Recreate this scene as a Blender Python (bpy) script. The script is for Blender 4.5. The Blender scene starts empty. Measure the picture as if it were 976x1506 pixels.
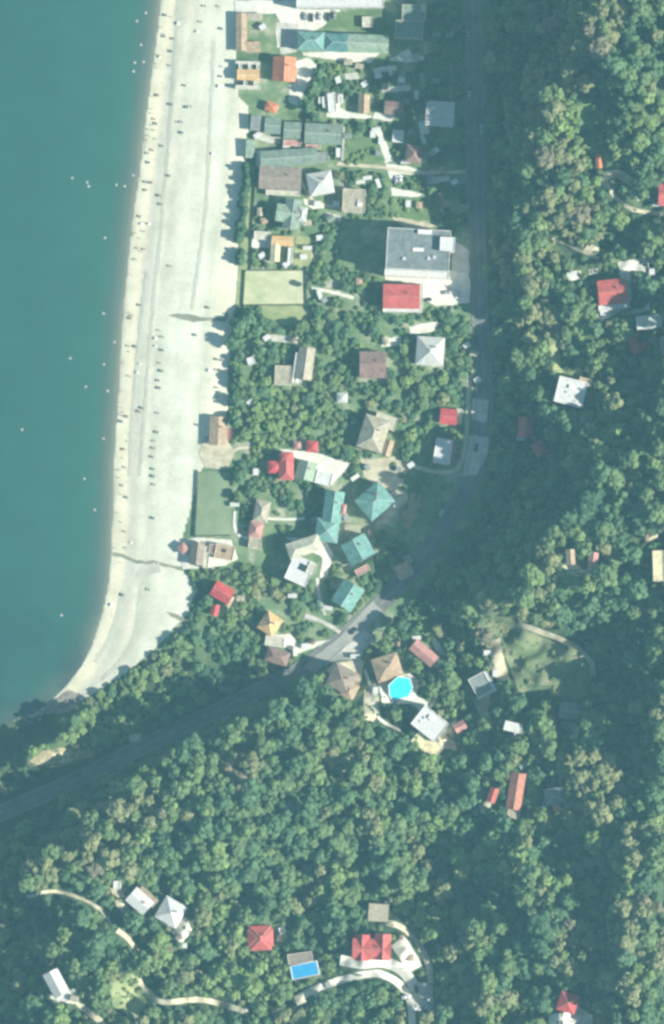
import bpy, math, random
import numpy as np
from mathutils import Vector, geometry
random.seed(7); RS = np.random.RandomState(11)
PI = math.pi
S = 0.35                    # metres per unit of the site survey grid
HC = 2500.0                 # camera height
SUN_EL, SUN_AZ = math.radians(35), math.radians(103)   # azimuth clockwise from north
scene = bpy.context.scene
COL = scene.collection

# ------------------------------------------------------------------ survey data -> world
def interp(y, pts):
    a = np.array(pts, float)
    return np.interp(y, a[:, 0], a[:, 1])
SHORE = [(-3000, 900), (-900, 430), (-300, 285), (0, 236), (50, 230), (100, 223), (150, 217), (200, 210), (250, 205), (300, 197), (350, 191),
         (400, 186), (450, 181), (500, 177), (550, 175), (600, 172), (650, 168), (700, 166), (750, 165), (800, 163),
         (850, 160), (900, 150), (950, 134), (980, 118), (1010, 95), (1035, 70), (1050, 45), (1066, 0), (1090, -90),
         (1130, -240), (1300, -700), (1700, -1600), (4000, -3000)]
BEACH_E = [(-3000, 1010), (-900, 540), (-300, 395), (0, 347), (140, 349), (155, 365), (240, 362), (300, 352), (450, 348), (500, 338), (600, 334), (650, 330),
           (690, 296), (790, 268), (830, 268), (870, 287), (900, 277), (930, 250), (960, 222), (990, 185), (1020, 138), (1038, 106), (1048, 72),
           (1062, 14), (1080, -60), (1300, -700)]
ROAD = [(705, -900), (693, -60), (694, 0), (697, 100), (699, 250), (702, 350), (705, 450), (711, 550), (712, 610), (702, 680), (672, 745), (625, 815),
        (580, 868), (530, 915), (475, 962), (440, 986), (370, 1021), (290, 1059), (190, 1108), (90, 1157), (0, 1196), (-60, 1222), (-600, 1430)]
def seg_dist(px, py, pts):
    d = np.full(np.shape(px), 1e9)
    for (ax, ay), (bx, by) in zip(pts[:-1], pts[1:]):
        vx, vy = bx-ax, by-ay
        t = np.clip(((px-ax)*vx+(py-ay)*vy)/(vx*vx+vy*vy+1e-9), 0, 1)
        d = np.minimum(d, np.hypot(px-ax-t*vx, py-ay-t*vy))
    return d
SH_XY = [(x, y) for y, x in SHORE]
def shore_d(px, py):        # signed, metres, positive on land
    return seg_dist(px, py, SH_XY)*np.where(px > interp(py, SHORE), 1, -1)*S
def sm(t):
    t = np.clip(t, 0, 1); return t*t*(3-2*t)
# ridges: y, crest x, height, west fall width, east fall width, height kept to the east
RIDGES = [
 # the hill behind the coast road
 [(-900, 860, 60, 120, 200, 1), (0, 868, 60, 122, 200, 1), (60, 856, 58, 118, 200, 1), (100, 832, 58, 104, 200, 1), (150, 806, 52, 84, 200, 1), (200, 796, 42, 68, 200, 1), (250, 790, 40, 64, 200, 1),
  (310, 770, 30, 50, 200, 1), (350, 752, 19, 30, 200, 1), (400, 762, 15, 30, 200, 1), (500, 768, 15, 30, 200, 1), (560, 776, 17, 32, 200, 1),
  (610, 815, 24, 50, 200, 1), (650, 868, 38, 78, 200, 1), (700, 880, 50, 105, 200, 1), (750, 858, 57, 115, 200, 1),
  (790, 800, 52, 94, 200, 1), (850, 772, 52, 92, 200, 1), (890, 718, 38, 66, 200, 1), (930, 700, 16, 45, 200, 1), (1000, 735, 9, 40, 200, 1),
  (1100, 730, 9, 60, 200, 1), (1600, 730, 9, 60, 200, 1), (3000, 730, 9, 60, 200, 1)],
 # the wooded hill south of the road
 [(960, 520, 0, 40, 120, 0), (985, 470, 2.7, 40, 150, 0), (1010, 425, 13.5, 40, 200, .2), (1050, 340, 28.4, 45, 330, .25), (1100, 262, 30, 60, 420, .25), (1150, 200, 37, 70, 480, .25),
  (1200, 150, 37.8, 80, 520, .25), (1250, 85, 35.1, 80, 560, .25), (1300, 40, 32.4, 60, 600, .25), (1345, 95, 29.7, 60, 560, .25), (1400, 85, 27, 60, 560, .25),
  (1460, 70, 24.3, 60, 560, .3), (1600, 40, 24.3, 60, 560, .3), (3000, 40, 24.3, 60, 560, .3)],
 # gully ridges on the eastern hill
 [(40, 880, 0, 30, 60, 0), (70, 897, 8.7, 30, 70, 0), (110, 915, 18.8, 36, 80, .2), (180, 932, 20.3, 36, 80, .2), (240, 950, 6, 36, 80, 0), (275, 965, 0, 36, 80, 0)],
 [(420, 975, 0, 30, 90, 0), (450, 985, 13, 40, 90, .3), (540, 985, 17.4, 50, 90, .3), (640, 975, 17.4, 50, 90, .3), (720, 960, 4.3, 40, 90, 0)],
 [(840, 960, 0, 40, 120, 0), (900, 975, 14.5, 50, 120, 0), (1000, 985, 29, 70, 140, 0), (1110, 975, 24.6, 60, 140, 0), (1170, 940, 5.8, 50, 120, 0)],
 [(1020, 860, 0, 30, 80, 0), (1060, 862, 11.6, 30, 80, 0), (1150, 850, 11.6, 40, 90, 0), (1200, 850, 0, 40, 80, 0)],
 [(1190, 760, 0, 30, 90, 0), (1240, 765, 13, 36, 100, 0), (1300, 772, 20.3, 40, 110, 0), (1370, 800, 18.8, 40, 110, 0), (1450, 825, 11.6, 40, 110, 0), (1560, 830, 8.7, 40, 110, 0), (1700, 830, 0, 40, 110, 0)],
 [(1170, 905, 2.9, 40, 120, 0), (1210, 895, 15.9, 50, 140, 0), (1300, 910, 23.2, 50, 140, 0), (1400, 922, 24.6, 55, 140, 0), (1520, 915, 21.8, 50, 140, 0), (1700, 910, 0, 50, 140, 0)],
 # terrace under the mansion
 [(1335, 512, 0, 14, 150, 0), (1360, 500, 8, 20, 240, .5), (1425, 500, 8, 20, 240, .5), (1445, 560, 0, 14, 150, 0)],
 [(1100, 380, 0, 24, 50, 0), (1150, 372, 7, 26, 60, 0), (1230, 360, 9, 26, 60, 0), (1300, 345, 0, 26, 60, 0)],  # low ridges from here to the point, added to shade gaps in the wood
 [(1180, 560, 0, 24, 60, 0), (1230, 555, 7, 26, 70, 0), (1290, 570, 6, 26, 70, 0), (1330, 570, 0, 26, 60, 0)],
 [(1290, 700, 0, 24, 60, 0), (1350, 690, 7, 26, 60, 0), (1440, 705, 8, 26, 60, 0), (1600, 705, 8, 26, 60, 0)],
 # rocky point by the sea
 [(1028, 140, 0, 24, 60, 0), (1045, 116, 13, 30, 60, 0), (1075, 100, 19, 36, 50, 0), (1098, 64, 14, 36, 50, 0), (1125, 14, 8, 30, 60, 0), (1160, -80, 5, 30, 60, 0), (1260, -300, 4, 30, 60, 0)],
 [(1082, 40, 0, 10, 150, 0), (1102, 40, 17, 14, 150, .1), (1124, 36, 17, 14, 140, .1), (1140, 30, 0, 14, 110, 0)],
]
def nz(px, py, k, ph):      # cheap smooth noise, -1..1
    a = np.sin(px*k+1.7*np.sin(py*k*.83+ph)+ph)*np.cos(py*k*1.13+1.3*np.sin(px*k*.71-ph))
    return a
def height(px, py):
    px = np.asarray(px, float); py = np.asarray(py, float)
    d = shore_d(px, py)
    z = np.where(d < 0, np.maximum(d*.12, -9), 2.6*sm(d/30)+1.6*sm((d-25)/30)+.1*np.sin(d*.55)*sm(d/5)*(1-sm((d-24)/8))+1.4*sm((d-60)/90))
    pt = sm((py-1032-(px-130)*-.15)/10)*(1-sm((px-150)/30)) + sm((py-1060)/10)*(px < 160); pt = np.clip(pt, 0, 1)
    land = np.maximum(sm((d-32)/12), pt*sm((d-2)/7))
    hill = np.zeros_like(z)
    for R in RIDGES:
        a = np.array(R, float)
        cx, H, ww, we, kp = [np.interp(py, a[:, 0], a[:, i]) for i in range(1, 6)]
        if a[0, 0] > -800:
            H = H*(py >= a[0, 0])
        dx = px-cx
        west = H*np.clip(1+dx/ww, 0, 1)**1.25
        east = H*(kp+(1-kp)*(1-sm(dx/we)))
        hill += np.where(dx < 0, west, east)
    wob = 1+.06*nz(px, py, .05, 1.)+.05*nz(px, py, .11, 2.2)
    hill = hill*wob
    rd = seg_dist(px, py, ROAD)
    near = sm((rd-13)/13)
    z = z+hill*near*land+land*near*sm(hill/8)*(2.7*nz(px, py, .07, .4)+1.0*nz(px, py, .16, 3.)+4.3*nz(px, py, .033, 5.)*(1-.8*np.exp(-((px-560)**2+(py-1400)**2)/60**2)))
    return z
exact_height = height
_hx, _hy = np.arange(-940, 1400, 3.), np.arange(-700, 2000, 3.)
_HG = exact_height(*np.meshgrid(_hx, _hy))
def height(px, py):         # bilinear look-up
    px = np.asarray(px, float); py = np.asarray(py, float)
    u = np.clip((px+940)/3., 0, len(_hx)-1.001); v = np.clip((py+700)/3., 0, len(_hy)-1.001)
    i = u.astype(int); j = v.astype(int); u = u-i; v = v-j
    return (_HG[j, i]*(1-u)+_HG[j, i+1]*u)*(1-v)+(_HG[j+1, i]*(1-u)+_HG[j+1, i+1]*u)*v
def h1(px, py): return float(height(px, py))
def W(px, py, z=0.0):       # grid position at height z -> metres
    k = (HC-z)/HC
    return ((px-488)*S*k, (753-py)*S*k)

# ------------------------------------------------------------------ materials
def mat(name, col, rough=.85, noise=.25, scale=1.0, col2=None, bump=0.0, spec=.3, stripes=None, detail=4):
    m = bpy.data.materials.new(name); m.use_nodes = True
    nt = m.node_tree; b = nt.nodes['Principled BSDF']
    b.inputs['Roughness'].default_value = rough
    b.inputs['Specular IOR Level'].default_value = spec
    tc = nt.nodes.new('ShaderNodeTexCoord')
    n = nt.nodes.new('ShaderNodeTexNoise'); n.inputs['Scale'].default_value = scale; n.inputs['Detail'].default_value = detail
    n.inputs['Roughness'].default_value = .65
    nt.links.new(tc.outputs['Object'], n.inputs['Vector'])
    r = nt.nodes.new('ShaderNodeValToRGB')
    c2 = col2 or tuple(min(1, c*(1+noise)) for c in col)
    c1 = tuple(c*(1-noise) for c in col) if not col2 else col
    r.color_ramp.elements[0].position = .32; r.color_ramp.elements[1].position = .68
    r.color_ramp.elements[0].color = (*c1, 1); r.color_ramp.elements[1].color = (*c2, 1)
    nt.links.new(n.outputs['Fac'], r.inputs['Fac'])
    out = r.outputs['Color']
    if stripes:
        n2 = nt.nodes.new('ShaderNodeTexNoise'); n2.inputs['Scale'].default_value = .9; n2.inputs['Detail'].default_value = 6; n2.inputs['Roughness'].default_value = .75
        nt.links.new(tc.outputs['Object'], n2.inputs['Vector'])
        r2 = nt.nodes.new('ShaderNodeValToRGB'); r2.color_ramp.elements[0].position = .36; r2.color_ramp.elements[1].position = .56
        r2.color_ramp.elements[0].color = (.66, .64, .62, 1); r2.color_ramp.elements[1].color = (1.05, 1.05, 1.05, 1); nt.links.new(n2.outputs['Fac'], r2.inputs['Fac'])
        m2 = nt.nodes.new('ShaderNodeMix'); m2.data_type = 'RGBA'; m2.blend_type = 'MULTIPLY'; m2.inputs[0].default_value = .8
        nt.links.new(out, m2.inputs[6]); nt.links.new(r2.outputs['Color'], m2.inputs[7]); out = m2.outputs[2]
        axis, sc, amt = stripes
        w = nt.nodes.new('ShaderNodeTexWave'); w.bands_direction = axis; w.inputs['Scale'].default_value = sc
        w.inputs['Distortion'].default_value = .6; w.inputs['Detail'].default_value = 1
        nt.links.new(tc.outputs['Object'], w.inputs['Vector'])
        mx = nt.nodes.new('ShaderNodeMix'); mx.data_type = 'RGBA'; mx.blend_type = 'MULTIPLY'
        mx.inputs[0].default_value = amt
        nt.links.new(out, mx.inputs[6]); nt.links.new(w.outputs['Color'], mx.inputs[7])
        out = mx.outputs[2]
    nt.links.new(out, b.inputs['Base Color'])
    if bump:
        bp = nt.nodes.new('ShaderNodeBump'); bp.inputs['Strength'].default_value = bump; bp.inputs['Distance'].default_value = .2
        nt.links.new(n.outputs['Fac'], bp.inputs['Height']); nt.links.new(bp.outputs['Normal'], b.inputs['Normal'])
    return m
M = {}
def roofmat(k, col, **kw):
    M[k] = mat(k, col, noise=kw.pop('noise', .24), scale=.35, rough=.7, stripes=kw.pop('stripes', ('X', 1.1, .16)), bump=.15, **kw)
roofmat('roof_red', (.55, .115, .10)); roofmat('roof_scarlet', (.56, .085, .085)); roofmat('roof_orange', (.66, .24, .12))
roofmat('roof_amber', (.72, .46, .20)); roofmat('roof_teal', (.17, .35, .30)); roofmat('roof_bluegreen', (.11, .25, .24))
roofmat('roof_greygreen', (.21, .28, .22)); roofmat('roof_grey', (.25, .28, .26)); roofmat('roof_slate', (.19, .225, .22))
roofmat('roof_brown', (.27, .18, .15)); roofmat('roof_taupe', (.29, .245, .195)); roofmat('roof_tan', (.45, .34, .22))
roofmat('roof_beige', (.42, .39, .28)); roofmat('roof_cream', (.56, .55, .41)); roofmat('roof_white', (.66, .67, .63), noise=.06)
roofmat('roof_yellow', (.72, .66, .38)); roofmat('roof_pink', (.52, .27, .23)); roofmat('roof_palegreen', (.30, .40, .29))
roofmat('roof_rust', (.48, .20, .13)); roofmat('roof_palewhite', (.58, .60, .54), noise=.1)
M['wall_white'] = mat('wall_white', (.72, .70, .64), noise=.08, scale=.4)
M['wall_cream'] = mat('wall_cream', (.60, .53, .40), noise=.1, scale=.4)
M['wall_grey'] = mat('wall_grey', (.38, .37, .34), noise=.15, scale=.4)
M['wall_brick'] = mat('wall_brick', (.34, .18, .13), noise=.2, scale=.6)
M['wood'] = mat('weathered_wood', (.25, .17, .10), noise=.3, scale=2)
M['frame'] = mat('window_frame', (.6, .6, .58), noise=.05)
M['glass'] = mat('window_glass', (.03, .04, .05), rough=.08, noise=.1, spec=.6)
M['door'] = mat('door_paint', (.16, .09, .05), noise=.2)
M['ridge'] = mat('ridge_tile', (.45, .30, .24), noise=.2)
M['ridge_pale'] = mat('ridge_metal', (.6, .62, .58), noise=.1)
M['concrete'] = mat('concrete', (.50, .49, .42), noise=.22, scale=.25, bump=.1)
M['paving'] = mat('pale_paving', (.66, .65, .55), noise=.14, scale=.35, bump=.1)
M['dirt'] = mat('dirt_track', (.38, .34, .22), col2=(.62, .58, .42), scale=.22, bump=.3)
M['soil'] = mat('bare_soil', (.24, .21, .12), col2=(.42, .36, .22), scale=.16, bump=.3)
M['asphalt'] = mat('asphalt', (.11, .115, .11), col2=(.20, .205, .185), scale=.12, bump=.1)
M['road_light'] = mat('worn_concrete_road', (.26, .27, .24), col2=(.36, .36, .31), scale=.12, bump=.1)
M['marking'] = mat('road_paint', (.5, .5, .47), noise=.1)
M['kerb'] = mat('kerb_stone', (.22, .22, .20), noise=.15)
M['lawn'] = mat('lawn', (.09, .16, .06), col2=(.16, .24, .10), scale=.15, bump=.3)
M['field'] = mat('playing_field_turf', (.16, .225, .12), col2=(.25, .31, .18), scale=.09, bump=.2)
M['dry_grass'] = mat('dry_grass', (.20, .27, .11), col2=(.36, .38, .18), scale=.14, bump=.3)
M['court'] = mat('court_surface', (.36, .42, .22), col2=(.60, .58, .38), scale=.12, bump=.1)
M['meadow'] = mat('meadow', (.085, .15, .06), col2=(.24, .25, .14), scale=.10, bump=.4)
M['wet'] = mat('wet_gravel', (.24, .25, .17), noise=.15, scale=.2)
M['damp'] = mat('damp_gravel', (.50, .51, .40), noise=.10, scale=.2)
M['pool'] = mat('pool_water', (.05, .68, .78), rough=.1, noise=.08, scale=.4, spec=.5)
M['pool_blue'] = mat('pool_water_deep', (.04, .30, .55), rough=.1, noise=.15, scale=.4, spec=.5)
M['pool_tile'] = mat('pool_edge', (.75, .75, .7), noise=.05)
M['trunk'] = mat('bark', (.12, .09, .06), noise=.3, scale=3)
M['rock'] = mat('rock', (.16, .15, .12), col2=(.34, .32, .26), scale=.6, bump=.4)
M['fence'] = mat('fence_post', (.22, .2, .16), noise=.2)
M['rubber'] = mat('tyre', (.02, .02, .02), noise=.2)
M['skin'] = mat('skin', (.55, .36, .27), noise=.06)
M['canvas_dark'] = mat('dark_canvas', (.16, .19, .17), noise=.2)
M['canvas_blue'] = mat('blue_canvas', (.07, .12, .22), noise=.2)
M['canvas_red'] = mat('dull_red_canvas', (.30, .18, .16), noise=.2)
M['canvas_white'] = mat('white_canvas', (.85, .85, .83), noise=.05)
M['metal'] = mat('pole_metal', (.5, .5, .5), rough=.4, noise=.05)
for k, c in dict(white=(.80, .80, .80), grey=(.30, .31, .32), dark=(.04, .045, .05), silver=(.5, .51, .52), red=(.4, .04, .04), blue=(.06, .12, .3)).items():
    M['car_'+k] = mat('car_paint_'+k, c, rough=.3, noise=.03, spec=.5)
LEAF = []
for nm, c in (('leaf_green', (.138, .215, .085)), ('leaf_bluegreen', (.098, .182, .085)), ('leaf_bright', (.185, .275, .095)), ('leaf_olive', (.220, .245, .115)), ('leaf_brown', (.215, .205, .125)), ('leaf_dark', (.070, .138, .068))):
    m = bpy.data.materials.new(nm); m.use_nodes = True; nt = m.node_tree; b = nt.nodes['Principled BSDF']
    b.inputs['Roughness'].default_value = .7; b.inputs['Specular IOR Level'].default_value = .2
    g = nt.nodes.new('ShaderNodeNewGeometry'); n = nt.nodes.new('ShaderNodeTexNoise'); n.inputs['Scale'].default_value = .22; n.inputs['Detail'].default_value = 5
    nt.links.new(g.outputs['Position'], n.inputs['Vector'])
    r = nt.nodes.new('ShaderNodeValToRGB'); r.color_ramp.elements[0].position = .3; r.color_ramp.elements[1].position = .7
    r.color_ramp.elements[0].color = (c[0]*.72, c[1]*.75, c[2]*.78, 1); r.color_ramp.elements[1].color = (c[0]*1.35, c[1]*1.3, c[2]*1.3, 1)
    nt.links.new(n.outputs['Fac'], r.inputs['Fac']); nt.links.new(r.outputs['Color'], b.inputs['Base Color'])
    t = nt.nodes.new('ShaderNodeBsdfTranslucent'); nt.links.new(r.outputs['Color'], t.inputs['Color'])
    mx = nt.nodes.new('ShaderNodeMixShader'); mx.inputs[0].default_value = .15
    nt.links.new(b.outputs[0], mx.inputs[1]); nt.links.new(t.outputs[0], mx.inputs[2])
    nt.links.new(mx.outputs[0], nt.nodes['Material Output'].inputs['Surface'])
    LEAF.append(m)

# ------------------------------------------------------------------ object helpers
def tag(o, label=None, cat=None, group=None, kind=None):
    if label: o['label'] = label
    if cat: o['category'] = cat
    if group: o['group'] = group
    if kind: o['kind'] = kind
    return o
def empty(name, loc, rz=0, label=None, cat=None, group=None):
    o = bpy.data.objects.new(name, None); COL.objects.link(o)
    o.location = loc; o.rotation_euler = (0, 0, rz); o.empty_display_size = .5
    return tag(o, label, cat, group)
class MB:
    def __init__(s): s.v = []; s.f = []; s.m = []
    def poly(s, pts, m=0):
        n = len(s.v); s.v += [tuple(p) for p in pts]; s.f.append(list(range(n, n+len(pts)))); s.m.append(m)
    def prism(s, ring, z0, z1, m=0, top=True, bottom=True):
        n = len(ring); a = len(s.v)
        s.v += [(x, y, z0) for x, y in ring]+[(x, y, z1) for x, y in ring]
        for i in range(n):
            j = (i+1) % n; s.f.append([a+i, a+j, a+n+j, a+n+i]); s.m.append(m)
        if top: s.f.append([a+n+i for i in range(n)]); s.m.append(m)
        if bottom: s.f.append([a+n-1-i for i in range(n)]); s.m.append(m)
    def box(s, x0, x1, y0, y1, z0, z1, m=0): s.prism([(x0, y0), (x1, y0), (x1, y1), (x0, y1)], z0, z1, m)
    def tube(s, p, q, r0, r1, n=6, m=0):
        p, q = Vector(p), Vector(q); d = (q-p).normalized(); u = d.orthogonal().normalized(); w = d.cross(u); a = len(s.v)
        for c, r in ((p, r0), (q, r1)):
            for i in range(n):
                t = 2*PI*i/n; s.v.append(tuple(c+(u*math.cos(t)+w*math.sin(t))*r))
        for i in range(n):
            j = (i+1) % n; s.f.append([a+i, a+j, a+n+j, a+n+i]); s.m.append(m)
        s.f.append([a+n-1-i for i in range(n)]); s.m.append(m); s.f.append([a+n+i for i in range(n)]); s.m.append(m)
    def mesh(s, name, mats):
        me = bpy.data.meshes.new(name); me.from_pydata(s.v, [], s.f)
        for x in mats: me.materials.append(x)
        me.polygons.foreach_set('material_index', s.m); me.update(); return me
    def build(s, name, mats, parent=None):
        if not isinstance(mats, (list, tuple)): mats = [mats]
        return link(name, s.mesh(name, mats), parent)
def link(name, me, parent=None):
    o = bpy.data.objects.new(name, me); COL.objects.link(o)
    if parent: o.parent = parent
    return o
def rect(cx, cy, w, h, rot=0):
    c, s_ = math.cos(math.radians(rot)), math.sin(math.radians(rot))
    return [(cx+x*c+y*s_, cy-x*s_+y*c) for x, y in ((-w/2, -h/2), (w/2, -h/2), (w/2, h/2), (-w/2, h/2))]
def inpoly(px, py, poly):
    ins = np.zeros(np.shape(px), bool); n = len(poly); j = n-1
    for i in range(n):
        xi, yi = poly[i]; xj, yj = poly[j]
        c = ((yi > py) != (yj > py)) & (px < (xj-xi)*(py-yi)/((yj-yi) or 1e-9)+xi)
        ins ^= c; j = i
    return ins
# mask of ground where no tree may stand (2 px cells)
MW, MH, MO = 560, 830, 70
GX, GY = np.meshgrid(np.arange(MW)*2-MO, np.arange(MH)*2-MO)
BLOCK = np.zeros((MH, MW), bool)
def block(poly, grow=0):
    x0, x1 = min(p[0] for p in poly)-grow-4, max(p[0] for p in poly)+grow+4; y0, y1 = min(p[1] for p in poly)-grow-4, max(p[1] for p in poly)+grow+4
    a, b_ = max(0, int((y0+MO)/2)), max(0, int((y1+MO)/2)+1); c, d_ = max(0, int((x0+MO)/2)), max(0, int((x1+MO)/2)+1)
    gx, gy = GX[a:b_, c:d_], GY[a:b_, c:d_]
    if not gx.size: return
    k = inpoly(gx, gy, poly)
    if grow: k |= seg_dist(gx, gy, list(poly)+[poly[0]]) < grow
    BLOCK[a:b_, c:d_] |= k
def blocked(x, y):
    i = np.clip(((np.asarray(y)+MO)/2).round().astype(int), 0, MH-1); j = np.clip(((np.asarray(x)+MO)/2).round().astype(int), 0, MW-1)
    return BLOCK[i, j]
def smooth_line(pts, step=6):
    P = [Vector(p) for p in pts]; out = []
    for i in range(len(P)-1):
        p0, p1, p2, p3 = P[max(i-1, 0)], P[i], P[i+1], P[min(i+2, len(P)-1)]
        n = max(1, int((p2-p1).length/step))
        for k in range(n):
            t = k/n
            out.append(.5*((2*p1)+(p2-p0)*t+(2*p0-5*p1+4*p2-p3)*t*t+(3*p1-p0-3*p2+p3)*t**3))
    out.append(P[-1]); return out
def ribbon_poly(pts, w, jit=0):
    L = smooth_line(pts); a, b = [], []
    for i, p in enumerate(L):
        d = (L[min(i+1, len(L)-1)]-L[max(i-1, 0)]).normalized(); n = Vector((-d.y, d.x))
        a.append(tuple(p+n*(w/2+random.uniform(-jit, jit)))); b.append(tuple(p-n*(w/2+random.uniform(-jit, jit))))
    return a+b[::-1]
def drape(name, poly, m, dz=.15, step=4, kind='structure', jit=0, grow=1, parent=None, noblock=False):
    """a sheet cut to an outline, laid over the ground"""
    pts = []
    n = len(poly)
    for i in range(n):
        a, b = Vector(poly[i]), Vector(poly[(i+1) % n]); k = max(1, int((b-a).length/step))
        for t in range(k):
            q = a.lerp(b, t/k)
            if jit: q = q+Vector((random.uniform(-jit, jit), random.uniform(-jit, jit)))
            pts.append(q)
    nb = len(pts)
    xs = [p.x for p in pts]; ys = [p.y for p in pts]
    gx, gy = np.meshgrid(np.arange(min(xs)+step/2, max(xs), step), np.arange(min(ys)+step/2, max(ys), step))
    gx, gy = gx.ravel(), gy.ravel(); bp = [(p.x, p.y) for p in pts]
    k = inpoly(gx, gy, bp) & (seg_dist(gx, gy, bp+[bp[0]]) > step*.45)
    pts += [Vector((x, y)) for x, y in zip(gx[k], gy[k])]
    v, e, f, *_ = geometry.delaunay_2d_cdt(pts, [], [list(range(nb))], 1, 1e-4)
    vx = np.array([p.x for p in v]); vy = np.array([p.y for p in v]); z = height(vx, vy)+dz
    co = []
    for x, y, q in zip(vx, vy, z):
        a, b = W(x, y, q); co.append((a, b, q))
    mb = MB(); mb.v = co; mb.f = [list(t) for t in f]; mb.m = [0]*len(f)
    o = mb.build(name, m, parent)
    if o.data.polygons and sum(p.normal.z for p in o.data.polygons) < 0: o.data.flip_normals()
    for p in o.data.polygons: p.use_smooth = True
    if kind: o['kind'] = kind
    if not noblock: block(poly, grow)
    return o

# ------------------------------------------------------------------ ground, beach and sea
def axis(a, b, fine, lo, hi):
    mid = list(np.arange(a, b+fine, fine)); L = []; x = a; st = fine
    while x > lo: st = min(st*1.35, 150); x -= st; L.append(x)
    Rr = []; x = mid[-1]; st = fine
    while x < hi: st = min(st*1.35, 150); x += st; Rr.append(x)
    return np.array(L[::-1]+mid+Rr)
ax_, ay_ = axis(-40, 1016, 3, -3600, 4600), axis(-40, 1546, 3, -3400, 4900)
TX, TY = np.meshgrid(ax_, ay_); TZ = exact_height(TX, TY); TD = shore_d(TX, TY)
K = (HC-TZ)/HC; WX = (TX-488)*S*K; WY = (753-TY)*S*K
ny, nx = TX.shape
idx = np.arange(nx*ny).reshape(ny, nx)
quads = np.stack([idx[:-1, :-1], idx[1:, :-1], idx[1:, 1:], idx[:-1, 1:]], -1).reshape(-1, 4)
cxx = .25*(TX[:-1, :-1]+TX[1:, 1:]+TX[1:, :-1]+TX[:-1, 1:]).ravel(); cyy = .25*(TY[:-1, :-1]+TY[1:, 1:]+TY[1:, :-1]+TY[:-1, 1:]).ravel()
def grid_mesh(name, q, attrs):
    used = np.unique(q); rem = np.full(nx*ny, -1); rem[used] = np.arange(len(used)); q2 = rem[q]
    me = bpy.data.meshes.new(name); me.vertices.add(len(used)); me.loops.add(q2.size); me.polygons.add(len(q2))
    co = np.stack([WX.ravel()[used], WY.ravel()[used], TZ.ravel()[used]], -1)
    me.vertices.foreach_set('co', co.ravel()); me.loops.foreach_set('vertex_index', q2.ravel())
    me.polygons.foreach_set('loop_start', np.arange(0, q2.size, 4)); me.polygons.foreach_set('loop_total', np.full(len(q2), 4))
    me.update(calc_edges=True); me.validate()
    me.polygons.foreach_set('use_smooth', np.ones(len(q2), bool))
    for k, a in attrs.items():
        at = me.attributes.new(k, 'FLOAT', 'POINT'); at.data.foreach_set('value', a.ravel()[used].astype('f'))
    return me
isbeach = (cxx < interp(cyy, BEACH_E)) & (cyy < 1300)
# village / vegetation factor
built = 1-sm((TX-700)/30); built *= (1-sm((TY-940-.0*TX)/60))
beach = link('beach', grid_mesh('beach', quads[isbeach], dict(dshore=TD))); beach['kind'] = 'structure'
ground = link('ground', grid_mesh('ground', quads[~isbeach], dict(dshore=TD, built=built))); ground['kind'] = 'structure'
def nodes(m): m.use_nodes = True; return m.node_tree, m.node_tree.nodes['Principled BSDF']
def attr(nt, n): a = nt.nodes.new('ShaderNodeAttribute'); a.attribute_name = n; return a.outputs['Fac']
def ramp(nt, fac, els, interp_='LINEAR'):
    r = nt.nodes.new('ShaderNodeValToRGB'); r.color_ramp.interpolation = interp_
    while len(r.color_ramp.elements) < len(els): r.color_ramp.elements.new(.5)
    for e, (p, c) in zip(r.color_ramp.elements, els): e.position = p; e.color = (*c, 1)
    nt.links.new(fac, r.inputs['Fac']); return r.outputs['Color']
def math_(nt, op, a, b=None, clamp=False):
    n = nt.nodes.new('ShaderNodeMath'); n.operation = op; n.use_clamp = clamp
    for i, x in enumerate((a, b)):
        if x is None: continue
        if isinstance(x, (int, float)): n.inputs[i].default_value = x
        else: nt.links.new(x, n.inputs[i])
    return n.outputs[0]
def mixc(nt, f, a, b, mode='MIX'):
    n = nt.nodes.new('ShaderNodeMix'); n.data_type = 'RGBA'; n.blend_type = mode
    for i, x in ((0, f), (6, a), (7, b)):
        if isinstance(x, (int, float)): n.inputs[i].default_value = x
        elif isinstance(x, tuple): n.inputs[i].default_value = (*x, 1)
        else: nt.links.new(x, n.inputs[i])
    return n.outputs[2]
def noise(nt, scale, detail=4, vec=None, rough=.6):
    n = nt.nodes.new('ShaderNodeTexNoise'); n.inputs['Scale'].default_value = scale; n.inputs['Detail'].default_value = detail; n.inputs['Roughness'].default_value = rough
    if vec is None:
        g = nt.nodes.new('ShaderNodeNewGeometry'); vec = g.outputs['Position']
    nt.links.new(vec, n.inputs['Vector']); return n.outputs['Fac']
# beach: pebbles in bands that follow the shoreline
m = bpy.data.materials.new('beach_pebbles'); nt, b = nodes(m); b.inputs['Roughness'].default_value = .95
d = attr(nt, 'dshore')
wob = math_(nt, 'MULTIPLY', noise(nt, .03, 4), 9.0)
dd = math_(nt, 'DIVIDE', math_(nt, 'ADD', d, math_(nt, 'SUBTRACT', wob, 4.5)), 62.0, True)
cream = 1.0
band = ramp(nt, dd, [(0, (0.428, 0.407, 0.297)), (.035, (0.642, 0.631, 0.488)), (.10, (0.685, 0.653, 0.477)), (.15, (0.589, 0.589, 0.477)), (.24, (0.685, 0.674, 0.530)), (.30, (0.567, 0.578, 0.456)), (.36, (0.696, 0.706, 0.562)), (.46, (0.621, 0.642, 0.519)), (.62, (0.738, 0.760, 0.615)), (.70, (0.621, 0.631, 0.498)), (.78, (0.738, 0.717, 0.562)), (1, (0.738, 0.706, 0.541))])
fine = ramp(nt, noise(nt, .9, 6, rough=.8), [(.30, (.72, .72, .70)), (.5, (1, 1, 1)), (.72, (1.12, 1.12, 1.12))])
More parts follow.
